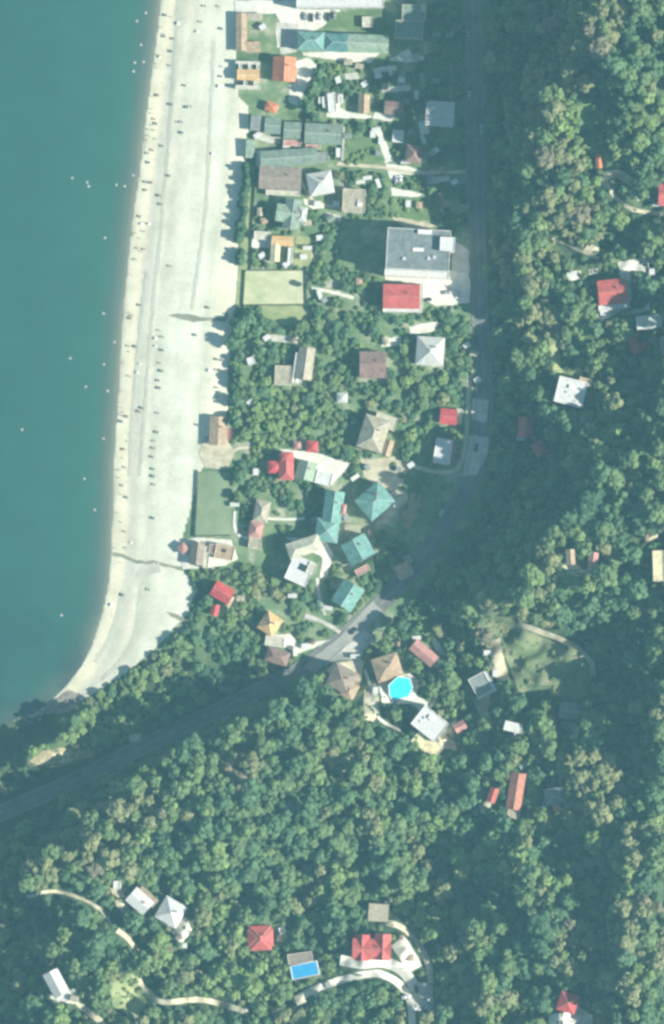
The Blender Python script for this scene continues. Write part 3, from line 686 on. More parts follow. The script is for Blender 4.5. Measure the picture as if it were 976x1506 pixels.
H('house', 'third grey-green roofed building from the sea with a pink terrace in front', 'building', 430, 193, 26, 25, -2, 4.4, 'gx', 'roof_greygreen', rise=1, wings=[(0, 18, 26, 9, 2.8, 'flat', 'roof_pink', 'wall_cream')])
H('house', 'largest grey-green roof of the northern row with a thin white side wall', 'building', 475, 198, 54, 30, -3, 5.2, 'gx', 'roof_greygreen', rise=1.3, short='largest grey-green roofed building', wings=[(-14, 19, 22, 6, 2.8, 'flat', 'roof_pink', 'wall_cream'), (30, 12, 3, 48, 1.6, 'flat', 'roof_white', 'wall_white')])
H('cabin', 'small pale green cabin roof at the edge of the sand', 'cabin', 368, 220, 13, 26, -3, 3.2, 'shed', 'roof_palegreen', short='small pale green beach cabin')
H('house', 'long grey-green slanting roof directly above the grey-brown roof', 'building', 425, 233, 84, 25, 4, 5, 'gx', 'roof_greygreen', rise=1.2, short='long slanting grey-green roof', wings=[(48, 2, 18, 14, 3, 'flat', 'roof_grey', 'wall_grey')])
H('house', 'wide grey-brown roofed house with a white-columned front terrace near the beach', 'house', 412, 263, 62, 34, -3, 5.5, 'gx', 'roof_taupe', rise=1.3, short='wide grey-brown roofed house', wings=[(5, 21, 50, 7, 2.8, 'flat', 'roof_cream', 'wall_white')])
H('house', 'house with a grey and white hipped roof east of the grey-brown roof', 'house', 471, 271, 37, 34, 10, 6, 'hip', 'roof_palewhite', short='grey and white hipped house')
H('house', 'pale grey-green house with a cross-shaped many-gabled roof', 'house', 428, 316, 44, 26, -8, 6.2, 'gx', 'roof_palegreen', short='cross-shaped pale green house', rise=1.8, wings=[(2, 0, 24, 44, 6.2, 'gy', 'roof_greygreen', 'wall_white'), (16, -2, 14, 22, 7.2, 'hip', 'roof_palewhite', 'wall_white')])
H('house', 'yellow-orange L-shaped roof beside a white courtyard above the dry court', 'house', 415, 355, 32, 14, -4, 4.5, 'gx', 'roof_amber', 'wall_cream', short='yellow-orange L-shaped house', rise=1.0, wings=[(-9, 17, 14, 28, 4.2, 'gy', 'roof_yellow', 'wall_cream'), (-30, -6, 24, 12, 3, 'flat', 'roof_cream', 'wall_white'), (13, 20, 7, 22, 3, 'flat', 'roof_white', 'wall_white')])
H('house', 'square sandy flat roof with cream edges above the big hotel shadow', 'house', 520, 296, 33, 34, -3, 6, 'flat', 'roof_beige', 'wall_cream', short='square sandy flat roof')
H('house', 'small brown and tan roof north of the lane with a pink front step', 'house', 535, 154, 17, 28, -2, 4.2, 'gy', 'roof_tan', short='small brown and tan roof')
H('house', 'brown roofed house with a cream terrace between the tan roof and the white L-shaped wall', 'house', 579, 160, 28, 20, -4, 4.6, 'gx', 'roof_brown', 'wall_cream', short='small brown roof with cream terrace')
H('house', 'pale grey flat-roofed house with a bright white L-shaped edge by the road', 'house', 648, 168, 38, 34, -3, 5.6, 'flat', 'roof_palewhite', short='house with white L-shaped wall', wings=[(-18, 2, 8, 34, 5.4, 'flat', 'roof_white', 'wall_white'), (-2, 16, 40, 5, 5.3, 'flat', 'roof_white', 'wall_white')])
H('house', 'narrow white building with two white side sheds above the grey-green row', 'house', 488, 152, 12, 28, 5, 3.6, 'flat', 'roof_white', short='narrow white building', wings=[(-11, -2, 6, 16, 2.6, 'flat', 'roof_white', 'wall_white'), (12, -4, 6, 12, 2.6, 'flat', 'roof_palewhite', 'wall_white')])
H('shed', 'small white square roof in the hill shade above the lane', 'shed', 585, 201, 16, 18, -5, 3, 'flat', 'roof_white')
H('house', 'dark brown hipped roof in the shade at the bend of the lane', 'house', 608, 228, 24, 26, -8, 4.8, 'hip', 'roof_brown', short='dark brown hipped roof')
H('hotel', 'tall grey-roofed hotel with white parapets and a white rooftop cabin beside the road', 'hotel', 614, 370, 92, 60, -3, 18.5, 'flat', 'roof_slate', short='tall grey-roofed hotel',
  wings=[(42, -10, 22, 20, 21, 'flat', 'roof_white', 'wall_white'), (0, 33, 94, 12, 10, 'flat', 'roof_white', 'wall_white'), (-40, -2, 8, 50, 16, 'flat', 'roof_palewhite', 'wall_white')],
  extras=[('stair_housing', 8, -26, 20, 6, 18.62, 20.2, 'wall_white'), ('roof_light', 0, 0, 16, 5, 18.62, 19.2, 'wall_white'), ('air_unit', 24, 10, 5, 5, 18.62, 19.4, 'metal'), ('air_unit', 16, 12, 5, 5, 18.62, 19.4, 'metal'), ('air_unit', -20, 14, 5, 5, 18.62, 19.4, 'metal')])
H('house', 'red gable-roofed building with a white front terrace just below the hotel', 'house', 590, 437, 54, 36, -1, 7, 'gx', 'roof_red', short='red gable-roofed building below the hotel', rise=2.0, wings=[(2, 20, 58, 5, 4, 'flat', 'roof_white', 'wall_white'), (29, -1, 5, 34, 4, 'flat', 'roof_cream', 'wall_white')])
H('house', 'plum-brown gable-roofed house among dense garden trees', 'house', 548, 537, 39, 39, 0, 6, 'gx', 'roof_brown', short='plum-brown gable-roofed house', rise=2.1)
H('house', 'white and beige hipped house with bright white eaves south of the hotel', 'house', 632, 517, 41, 42, -4, 6, 'hip', 'roof_palewhite', short='white and beige hipped house')
H('house', 'weathered beige flat roof among garden trees, left of the white-striped roof', 'house', 416, 552, 24, 28, -2, 4, 'flat', 'roof_beige', 'wall_cream')
H('house', 'beige roof with a bright white strip along its left side among garden trees', 'house', 449, 535, 24, 48, -8, 4.6, 'gy', 'roof_beige', 'wall_cream', short='beige roof with white strip', wings=[(-13, 8, 6, 44, 4, 'flat', 'roof_white', 'wall_white'), (-8, 26, 12, 8, 3, 'flat', 'roof_white', 'wall_white')])
H('shed', 'small pale grey shed alone in the middle of the garden trees', 'shed', 503, 585, 16, 15, 0, 2.8, 'hip', 'roof_palewhite', short='small pale grey shed')
H('shed', 'tiny white shed roof under the trees left of the beige roofs', 'shed', 369, 531, 11, 11, 20, 2.5, 'flat', 'roof_white')
H('villa', 'large beige villa with several joined hipped roofs and a small orange side wing', 'villa', 549, 638, 38, 50, -17, 7, 'hip', 'roof_beige', 'wall_cream', short='large beige villa', wings=[(12, -22, 32, 20, 6.2, 'flat', 'roof_cream', 'wall_cream'), (26, 14, 14, 24, 5, 'gy', 'roof_tan', 'wall_cream')])
H('house', 'small bright red-orange roof with a cream strip beside the lane near the road', 'house', 659, 613, 25, 23, -6, 4.4, 'gx', 'roof_scarlet', short='small red-orange roof by the lane', wings=[(15, -2, 9, 22, 3, 'flat', 'roof_cream', 'wall_white')])
H('house', 'white oblong roof tilted slightly, inside the bend of the lane', 'house', 651, 664, 25, 37, -9, 4.6, 'flat', 'roof_white', short='white oblong roof by the lane', wings=[(15, 0, 5, 30, 3.2, 'flat', 'roof_rust', 'wall_brick')])
H('villa', 'red villa with a lobed cross-shaped roof next to the cream courtyard', 'villa', 421, 686, 22, 40, 0, 6.5, 'hip', 'roof_red', short='red villa with lobed roof', wings=[(-17, 1, 20, 18, 5.6, 'hip', 'roof_scarlet', 'wall_white'), (0, -14, 16, 14, 7.4, 'hip', 'roof_red', 'wall_white')])
H('shed', 'small dark red roof above the cream courtyard', 'shed', 459, 657, 17, 17, -3, 3.4, 'hip', 'roof_scarlet')
H('shed', 'tiny pink roof between the lobed red villa and the small dark red roof', 'shed', 437, 655, 11, 11, 5, 2.8, 'hip', 'roof_pink')
H('house', 'pale green gable roof joined to a square white roof beside the cream courtyard', 'house', 450, 692, 28, 28, -15, 5.4, 'gy', 'roof_palegreen', short='pale green and white joined roofs', wings=[(28, 4, 24, 20, 5.0, 'flat', 'roof_white', 'wall_white')])
# ---- centre
H('villa', 'bright turquoise hipped roof at the north-east of the turquoise cluster', 'villa', 551, 737, 46, 40, 40, 7.5, 'hip', 'roof_teal', short='north-east turquoise roof')
H('villa', 'turquoise double roof with pink dormer, westernmost of the turquoise cluster', 'villa', 490, 745, 28, 46, -8, 7.5, 'gy', 'roof_teal', short='westernmost turquoise double roof', wings=[(-4, 36, 34, 34, 7.0, 'hip', 'roof_teal', 'wall_white'), (15, 2, 9, 16, 8, 'hip', 'roof_pink', 'wall_white')])
H('villa', 'turquoise gable roof between the double roof and the parking apron', 'villa', 526, 808, 40, 34, 28, 7, 'gy', 'roof_teal', short='middle turquoise gable roof', wings=[(-8, 30, 22, 10, 4, 'flat', 'roof_pink', 'wall_cream')])
H('villa', 'turquoise gable roof nearest the parking apron, southernmost of the cluster', 'villa', 511, 875, 34, 38, -32, 7, 'gy', 'roof_teal', short='southernmost turquoise gable roof')
H('house', 'long dull pinkish house with stepped roofs west of the turquoise cluster', 'house', 385, 752, 22, 32, -10, 4.6, 'hip', 'roof_beige', 'wall_cream', short='dull pinkish stepped house', wings=[(-4, 28, 20, 24, 4.2, 'hip', 'roof_pink', 'wall_cream'), (-2, 48, 18, 16, 3, 'flat', 'roof_beige', 'wall_cream')])
H('house', 'fan-shaped cream roof above the white terraced house', 'house', 447, 804, 50, 24, 18, 9, 'hip', 'roof_cream', 'wall_white', short='fan-shaped cream roof')
H('house', 'bright white flat-roofed house turned diagonally with a dark roof opening', 'house', 441, 839, 34, 38, -24, 8.5, 'flat', 'roof_white', short='diagonal white flat-roofed house', wings=[(14, -10, 12, 16, 8.8, 'flat', 'roof_cream', 'wall_white')], extras=[('roof_opening', 2, -6, 12, 10, 8.66, 8.9, 'glass')])
H('cafe', 'brown-roofed beach cafe with a cream side awning at the end of the green field', 'cafe', 290, 814, 20, 34, -6, 3.6, 'gy', 'roof_taupe', 'wall_cream', short='brown-roofed beach cafe', wings=[(14, 4, 8, 32, 3, 'flat', 'roof_cream', 'wall_cream')])
H('cafe', 'pinkish-orange low roof with skylight east of the brown beach cafe', 'cafe', 330, 812, 28, 22, -10, 3.4, 'flat', 'roof_tan', 'wall_cream', wings=[(-18, -2, 10, 14, 3, 'flat', 'roof_brown', 'wall_cream')], extras=[('skylight', -1, -2, 6, 5, 3.56, 3.8, 'glass')])
H('gazebo', 'small round-looking pink gazebo at the corner of the beach cafe', 'gazebo', 269, 806, 13, 14, 40, 2.8, 'hip', 'roof_pink')
H('beach_hut', 'brown and tan gabled beach hut on the open sand', 'beach hut', 321, 634, 26, 42, -2, 3.4, 'gy', 'roof_tan', 'wall_cream', short='brown and tan beach hut', rise=1.4, wings=[(16, 4, 6, 14, 2.6, 'flat', 'roof_rust', 'wall_brick')])
H('house', 'crimson hipped house with a white porch at the edge of the beach trees', 'house', 327, 871, 30, 24, -30, 5.6, 'gx', 'roof_scarlet', short='crimson house by the beach trees', wings=[(16, 6, 8, 18, 5, 'gy', 'roof_tan', 'wall_white')])
H('shed', 'small red and white roof just below the crimson hipped house', 'shed', 316, 897, 12, 16, -12, 3.4, 'gy', 'roof_scarlet')
H('house', 'amber-orange pyramid roof above the white terrace', 'house', 397, 917, 27, 30, -35, 7, 'hip', 'roof_amber', short='amber-orange pyramid roof', rise=3)
H('terrace_building', 'cream oval terrace roof just below the amber pyramid roof', 'terrace', 404, 943, 28, 14, -8, 4, 'flat', 'roof_cream', 'wall_white')
H('house', 'brown hipped house in the trees below the cream oval terrace', 'house', 408, 965, 34, 22, -18, 5.4, 'hip', 'roof_brown', short='brown hipped house below the terrace')
H('house', 'isolated tan hexagonal roof in the hill shade beside the road', 'house', 594, 839, 24, 22, 25, 5.4, 'hip', 'roof_tan', 'wall_cream', short='isolated tan roadside roof', wings=[(12, -12, 9, 10, 4, 'flat', 'roof_beige', 'wall_cream')])
H('villa', 'brown and tan many-hipped villa south of the parking apron', 'villa', 503, 998, 38, 36, -28, 6.6, 'hip', 'roof_taupe', 'wall_cream', short='brown and tan many-hipped villa', wings=[(17, 10, 22, 26, 6.2, 'hip', 'roof_tan', 'wall_cream')])
H('villa', 'brown hipped villa right above the turquoise swimming pool', 'villa', 569, 981, 40, 36, 18, 6.6, 'hip', 'roof_tan', 'wall_cream', short='brown villa above the pool')
H('house', 'narrow pinkish-red roof turned diagonally north-east of the pool', 'house', 623, 960, 42, 20, -40, 4.8, 'gx', 'roof_pink', 'wall_cream', short='diagonal pinkish-red roof')
H('villa', 'big white flat roof turned diagonally south-east of the pool', 'villa', 631, 1063, 44, 34, -38, 12, 'flat', 'roof_white', short='big diagonal white flat roof', wings=[(16, 26, 44, 22, 9, 'flat', 'roof_yellow', 'wall_cream')])
H('house', 'grey square roof with white edge bands above a cream yard', 'house', 706, 1006, 26, 30, 28, 6.2, 'flat', 'roof_grey', short='grey roof with white edges', wings=[(15, 2, 5, 34, 6.3, 'flat', 'roof_white', 'wall_white'), (0, 17, 28, 4, 6.0, 'flat', 'roof_white', 'wall_white')])
H('shed', 'small white curved roof in the shaded valley', 'shed', 754, 1069, 26, 14, -14, 4, 'flat', 'roof_white', short='small white roof in the valley', wings=[(8, 8, 8, 10, 3.8, 'flat', 'roof_white', 'wall_white')])
H('house', 'long rust-orange gable roof in the shaded valley', 'house', 758, 1163, 22, 54, -9, 5, 'gy', 'roof_rust', 'wall_cream', short='long rust-orange roof', wings=[(2, 34, 18, 12, 3, 'flat', 'roof_beige', 'wall_cream')])
H('shed', 'small pink-red gable roof left of the long rust-orange roof', 'shed', 724, 1169, 12, 22, -18, 4, 'gy', 'roof_red')
H('house', 'grey roof with a small orange corner in the shaded valley', 'house', 815, 1170, 30, 24, 10, 4.6, 'hip', 'roof_slate', 'wall_grey', short='grey roof with orange corner', wings=[(3, 17, 16, 10, 3.4, 'hip', 'roof_orange', 'wall_cream')])
H('house', 'dull grey roof below the hillside meadow beside a cream yard', 'house', 836, 1045, 28, 24, -6, 4.8, 'gx', 'roof_slate', 'wall_grey', short='dull grey roof below the meadow')
H('shed', 'small pink and white outbuilding with a plum shed south-east of the white diagonal roof', 'shed', 676, 1068, 18, 14, 30, 3.2, 'gx', 'roof_pink')
# ---- eastern hill
H('house', 'red-roofed house cut off by the right edge above the winding path', 'house', 984, 288, 34, 32, -2, 6.5, 'gx', 'roof_red', short='red-roofed house at the right edge')
H('kiosk', 'tiny orange and white cabin on the grassy slope', 'cabin', 880, 238, 9, 20, 2, 3, 'gy', 'roof_orange', short='tiny orange hillside cabin')
H('villa', 'large square red roof with a white terrace on the eastern hill', 'villa', 899, 430, 42, 36, 6, 8, 'gx', 'roof_red', short='large red villa on the hill', rise=2.6, wings=[(0, 22, 44, 8, 4.5, 'flat', 'roof_white', 'wall_white'), (-14, 32, 12, 12, 4.2, 'flat', 'roof_white', 'wall_white'), (22, -4, 5, 34, 4, 'flat', 'roof_cream', 'wall_white')])
H('house', 'pale grey slanting roof right of the red villa on the hill', 'house', 954, 474, 38, 20, 6, 5, 'gx', 'roof_palewhite', short='pale grey slanting hill roof', rise=1)
H('house', 'scarlet angular L-shaped roof below the pale grey slanting roof', 'house', 932, 508, 14, 26, 25, 5, 'gy', 'roof_scarlet', short='scarlet L-shaped hill roof', wings=[(9, 7, 18, 12, 4.4, 'gx', 'roof_scarlet', 'wall_white')])
H('house', 'plum-coloured roof with white edge at the right border', 'house', 981, 510, 20, 28, 0, 5, 'gy', 'roof_brown')
H('villa', 'brilliant white square flat roof on the hill edge', 'villa', 838, 577, 42, 38, -14, 9, 'flat', 'roof_white', short='brilliant white square roof', wings=[(17, -20, 18, 10, 6, 'flat', 'roof_tan', 'wall_cream')])
H('house', 'muted red roof in deep shade, upper of the two beside the road', 'house', 772, 629, 22, 30, -4, 5.6, 'gy', 'roof_red', short='upper muted red roof', wings=[(-6, 16, 10, 6, 4, 'flat', 'roof_palewhite', 'wall_white')])
H('house', 'muted red angular roof in deep shade, lower of the two beside the road', 'house', 793, 660, 20, 22, 30, 5.4, 'hip', 'roof_red', short='lower muted red roof')
H('house', 'small pinkish roof with a cream terrace, left of the hillside pair', 'house', 838, 819, 13, 22, 4, 4.6, 'gy', 'roof_tan', 'wall_cream', short='left pinkish hillside house')
H('house', 'small pinkish roof with a white step, right of the hillside pair', 'house', 871, 825, 14, 26, -6, 4.8, 'gy', 'roof_pink', 'wall_white', short='right pinkish hillside house')
H('house', 'pale yellow oblong roof near the right edge', 'house', 967, 832, 16, 44, 2, 6, 'flat', 'roof_yellow', 'wall_cream', short='pale yellow oblong roof')
# ---- southern hill
H('house', 'white and orange-brown house, left of the southern hill pair', 'house', 206, 1324, 34, 26, -42, 6, 'gx', 'roof_white', 'wall_cream', short='white and orange-brown hill house', rise=1.2, wings=[(4, -12, 32, 14, 5.6, 'shed', 'roof_tan', 'wall_cream'), (10, 14, 14, 14, 4, 'hip', 'roof_tan', 'wall_cream')])
H('shed', 'tiny white shed above the white and orange-brown house', 'shed', 172, 1301, 10, 12, 0, 2.8, 'flat', 'roof_white')
H('house', 'bluish-white hipped roof, right of the southern hill pair', 'house', 252, 1340, 36, 36, -30, 6.5, 'hip', 'roof_white', short='bluish-white hipped roof')
H('house', 'white gable roof at the lower left beside a dirt track', 'house', 83, 1444, 24, 38, 28, 5.6, 'gy', 'roof_white', short='lower left white gable roof', wings=[(4, 26, 30, 12, 3.4, 'flat', 'roof_white', 'wall_white')])
H('house', 'coral-red eight-sided roof among southern hill trees', 'house', 383, 1378, 32, 36, 2, 6, 'hip', 'roof_red', short='coral-red southern roof', wings=[(0, 0, 38, 26, 5.8, 'hip', 'roof_red', 'wall_white')])
H('shed', 'tiny white shed right of the coral-red roof', 'shed', 415, 1368, 9, 10, 20, 2.6, 'flat', 'roof_white')
H('mansion', 'large red many-gabled mansion inside a curved pale driveway', 'mansion', 546, 1394, 56, 30, -2, 8, 'gx', 'roof_red', short='red mansion with curved driveway', rise=2.6, wings=[(-14, -2, 22, 38, 7.6, 'gy', 'roof_scarlet', 'wall_white'), (16, -4, 24, 38, 8.2, 'gy', 'roof_red', 'wall_white')])
H('garage', 'beige and grey annex roof above the red mansion', 'outbuilding', 556, 1341, 29, 26, -4, 4.6, 'shed', 'roof_beige', 'wall_cream', short='beige annex above the mansion')
H('pool_house', 'grey-beige oblong roof directly above the blue rectangular pool', 'pool house', 441, 1408, 36, 15, 8, 3.2, 'flat', 'roof_taupe', 'wall_cream', short='grey-beige pool house')
H('gazebo', 'small cream round gazebo below the blue rectangular pool', 'gazebo', 441, 1469, 15, 14, 20, 2.8, 'hip', 'roof_cream', short='small cream gazebo')
H('house', 'vivid red square roof with a cream yard at the bottom edge', 'house', 834, 1473, 28, 28, -18, 6.2, 'hip', 'roof_scarlet', short='vivid red roof at the bottom')

# small outbuildings in the yards: seven types, copied
SMALL = [(512, 92), (528, 98), (556, 112), (573, 104), (536, 124), (566, 128), (590, 118), (620, 112), (497, 118), (512, 200), (548, 198), (556, 226), (530, 268), (556, 270), (540, 262), (600, 300), (616, 302), (494, 300), (486, 322), (452, 365), (446, 378), (470, 350), (388, 325), (382, 312), (640, 120), (664, 100), (650, 250), (668, 268), (630, 262), (655, 300), (400, 380), (385, 376), (378, 200), (467, 300), (452, 328), (421, 389), (635, 226), (553, 191), (603, 194), (645, 288), (596, 238), (472, 148), (501, 146), (386, 40), (421, 217), (455, 217), (470, 434), (477, 442), (528, 414), (686, 508), (567, 501),
         (368, 592), (376, 694), (345, 742), (540, 688), (522, 702), (471, 887), (482, 894), (462, 764), (509, 762), (513, 775), (702, 559), (697, 520), (856, 618), (667, 1062), (585, 947), (737, 432), (840, 404), (952, 384), (930, 862), (590, 88), (612, 84), (660, 52), (641, 51), (612, 140),
         (596, 150), (622, 205), (640, 222), (560, 208), (497, 225), (392, 497), (432, 500), (586, 690), (604, 684), (556, 718), (582, 742), (596, 756), (545, 782), (430, 876), (354, 880), (448, 950), (460, 944), (434, 958), (522, 965), (552, 1015), (612, 938), (650, 935), (716, 960), (728, 990), (262, 1378), (270, 1390), (250, 1396), (412, 1380), (482, 1448), (466, 1462), (590, 1378), (604, 1408), (570, 1328), (110, 1468), (786, 645), (958, 400), (870, 838), (950, 790), (838, 1076), (703, 1075), (690, 1090), (768, 1125), (800, 1182)]
UNITS = []
for k, (a, b_, hh, rm, typ) in enumerate([(3.2, 2.4, 2.3, 'roof_white', 'flat'), (2.6, 2.2, 2.2, 'roof_grey', 'shed'), (4.0, 2.6, 2.4, 'roof_beige', 'gx'), (3.0, 3.0, 2.3, 'roof_tan', 'hip'), (4.4, 1.8, 2.1, 'roof_palewhite', 'shed'), (2.2, 2.0, 2.2, 'roof_brown', 'gx'), (3.6, 2.8, 2.4, 'roof_greygreen', 'gx')]):
    wb = MB(); wb.box(-a/2, a/2, -b_/2, b_/2, -.6, hh); wb.box(-a*.1, a*.15, -b_/2-.04, -b_/2, 0, 1.9, 1)
    rb = MB(); roof_solid(rb, a, b_, hh+.004, typ, .5, .2)
    UNITS.append((wb.mesh('wall', [M['wall_cream'], M['door']]), rb.mesh('roof', [M[rm]]), ('white', 'grey', 'beige', 'tan', 'pale narrow', 'brown', 'grey-green')[k]))
for x, y in SMALL: block(rect(x, y, 10, 9), 1)
# ------------------------------------------------------------------ pools
def pool(label, poly, m, short):
    zs = [h1(x, y) for x, y in poly]; z = max(zs)+.35
    cx, cy = sum(p[0] for p in poly)/len(poly), sum(p[1] for p in poly)/len(poly)
    X, Y = W(cx, cy, z); root = empty('swimming_pool', (X, Y, z), 0, label, 'swimming pool')
    ring = [((px-cx)*S, -(py-cy)*S) for px, py in poly][::-1]
    out = [(x*1.08, y*1.08) for x, y in ring]; n = len(ring)
    mb = MB()
    for i in range(n):
        j = (i+1) % n
        mb.poly([(*out[i], .12), (*out[j], .12), (*ring[j], .12), (*ring[i], .12)][::-1]); mb.poly([(*out[i], -2), (*out[j], -2), (*out[j], .12), (*out[i], .12)]); mb.poly([(*ring[i], .12), (*ring[j], .12), (*ring[j], -1.5), (*ring[i], -1.5)])
    mb.build('coping', M['pool_tile'], root)
    mb = MB(); mb.prism(ring, -1.4, 0); mb.build('pool_water', m, root); LAND.append((cx, cy, short))
pool('bright turquoise many-sided swimming pool on a white terrace below the brown villa', [(572, 1008), (585, 996), (602, 998), (606, 1012), (600, 1024), (578, 1030), (573, 1022)], M['pool'], 'bright turquoise swimming pool')
pool('deep blue rectangular pool below the grey-beige pool house', rect(448, 1427, 38, 19, 12), M['pool_blue'], 'deep blue rectangular pool')
block(rect(448, 1427, 42, 24, 12), 5)

block([(500, 322), (566, 322), (566, 400), (520, 402), (498, 385)], 0)
# ------------------------------------------------------------------ labels by neighbourhood
DIRS = ['east', 'south-east', 'south', 'south-west', 'west', 'north-west', 'north', 'north-east']
ORD = ['nearest', 'second nearest', 'third nearest', 'fourth nearest', 'fifth nearest', 'sixth nearest', 'seventh nearest', 'eighth nearest', 'ninth nearest', 'tenth nearest',
       'eleventh nearest', 'twelfth nearest', 'thirteenth nearest', 'fourteenth nearest', 'fifteenth nearest', 'sixteenth nearest', 'seventeenth nearest', 'eighteenth nearest', 'nineteenth nearest', 'twentieth nearest']
def auto_labels(items, noun):
    """items: (x, y, adjective); noun phrase; returns labels ranking each by its nearest landmark and direction"""
    cell = {}
    for i, (x, y, a) in enumerate(items):
        best = sorted((math.hypot(x-lx, y-ly), k) for k, (lx, ly, s_) in enumerate(LAND))
        for dist, k in best[:6]:
            lx, ly, s_ = LAND[k]; dd_ = DIRS[int(round(math.degrees(math.atan2(y-ly, x-lx))/45)) % 8]
            if len(cell.get((k, dd_), [])) < 18: break
        cell.setdefault((k, dd_), []).append((dist, i))
    out = [None]*len(items)
    for (k, dd_), L_ in cell.items():
        for r, (dist, i) in enumerate(sorted(L_)):
            out[i] = f"{items[i][2]} {noun}, {ORD[min(r, 19)]} {dd_} of the {LAND[k][2]}"
    return out

pick = [random.choice([0, 0, 0, 4, 4, 1, 2, 3, 5, 6]) for _ in SMALL]
for (x, y), k, lab in zip(SMALL, pick, auto_labels([(x, y, 'small '+UNITS[k][2]) for (x, y), k in zip(SMALL, pick)], 'shed')):
    z = h1(x, y); X, Y = W(x, y, z); o = empty('garden_shed', (X, Y, z), random.choice([0, .1, -.2, .6, PI/2, 1.9]), lab, 'shed', 'small sheds in the yards')
    link('wall', UNITS[k][0], o); link('roof', UNITS[k][1], o)
# ------------------------------------------------------------------ trees
_CS = []                     # quads of a unit cube-sphere without its underside, as shared vertices
def _cubesphere():
    vid, V, F = {}, [], []
    def v(p):
        k = tuple(round(c, 3) for c in p)
        if k not in vid: vid[k] = len(V); V.append(np.array(p)/np.linalg.norm(p))
        return vid[k]
    G = [-1, -.35, .35, 1]
    for ax in range(3):
        for sg in (-1, 1):
            if ax == 2 and sg == -1: continue
            for i in range(3):
                for j in range(3):
                    q = []
                    for di, dj in ((0, 0), (1, 0), (1, 1), (0, 1)):
                        p = [0, 0, 0]; p[ax] = sg; o = [k for k in range(3) if k != ax]; p[o[0]] = G[i+di]; p[o[1]] = G[j+dj]; q.append(tuple(p))
                    if min(x[2] for x in q) < -.99 and ax != 2: continue
                    if sum(np.cross(np.subtract(q[1], q[0]), np.subtract(q[2], q[0]))*np.array(q[0])) < 0: q = q[::-1]
                    F.append([v(x) for x in q])
    return np.array(V), np.array(F)
CSV, CSF = _cubesphere()
def crown_arrays(seed, kind='round'):
    rs = np.random.RandomState(seed); V = []
    nl = 9 if kind == 'round' else 7
    for l in range(nl):
        if kind == 'round':
            th = 2.4*l+rs.uniform(-.4, .4); u = ((l+.3)/nl)**.6*rs.uniform(.85, 1.1); r = .66*u; zc = .68-.26*u*u+rs.uniform(-.09, .09)
            c = np.array([r*math.cos(th), r*math.sin(th), zc]); R = np.array([1, 1, .62])*rs.uniform(.25, .42)
        else:
            zc = .12+.8*l/nl; c = np.array([rs.uniform(-.1, .1), rs.uniform(-.1, .1), zc]); rr = .52*(1-zc)**.7+.06; R = np.array([rr, rr, .16])
        v = CSV*(1+rs.uniform(-.20, .20, (len(CSV), 1)))*R+c
        V.append(v[CSF])
        nq = 7
        for q in range(nq):
            w = rs.normal(size=3); w[2] = abs(w[2]); w /= np.linalg.norm(w)
            p = c+w*R*rs.uniform(.95, 1.22)
            nrm = w+rs.normal(size=3)*.4; nrm /= np.linalg.norm(nrm)
            a = np.cross(nrm, [0, .3, 1.]); a /= np.linalg.norm(a)+1e-9; b_ = np.cross(nrm, a)
            t = rs.uniform(0, PI); a, b_ = a*math.cos(t)+b_*math.sin(t), b_*math.cos(t)-a*math.sin(t)
            s0 = rs.uniform(.05, .10)
            V.append(np.array([[p-a*s0-b_*s0*.7, p+a*s0*.8-b_*s0, p+a*s0+b_*s0*.8, p-a*s0*.7+b_*s0]]))
    return np.concatenate(V)          # (quads, 4, 3), unit crown: radius 1, height 1
NVAR = 8
CROWN = [crown_arrays(100+i) for i in range(NVAR)]
def crown_mesh(arr, name, leaf):
    me = bpy.data.meshes.new(name); n = len(arr)
    me.vertices.add(n*4); me.loops.add(n*4); me.polygons.add(n)
    me.vertices.foreach_set('co', arr.reshape(-1)); me.loops.foreach_set('vertex_index', np.arange(n*4))
    me.polygons.foreach_set('loop_start', np.arange(0, n*4, 4)); me.polygons.foreach_set('loop_total', np.full(n, 4))
    me.update(calc_edges=True); me.materials.append(leaf); return me
def trunk_mesh():
    mb = MB(); mb.tube((0, 0, -.15), (0, 0, .45), .05, .035, 7)
    for k in range(4):
        t = k*PI/2+.4; mb.tube((0, 0, .30+.04*k), (.42*math.cos(t), .42*math.sin(t), .62+.05*k), .028, .012, 5)
    mb.tube((0, 0, .45), (.03, .02, .8), .035, .012, 6)
    return mb.mesh('trunk', [M['trunk']])
TRUNK = trunk_mesh(); CM = {}
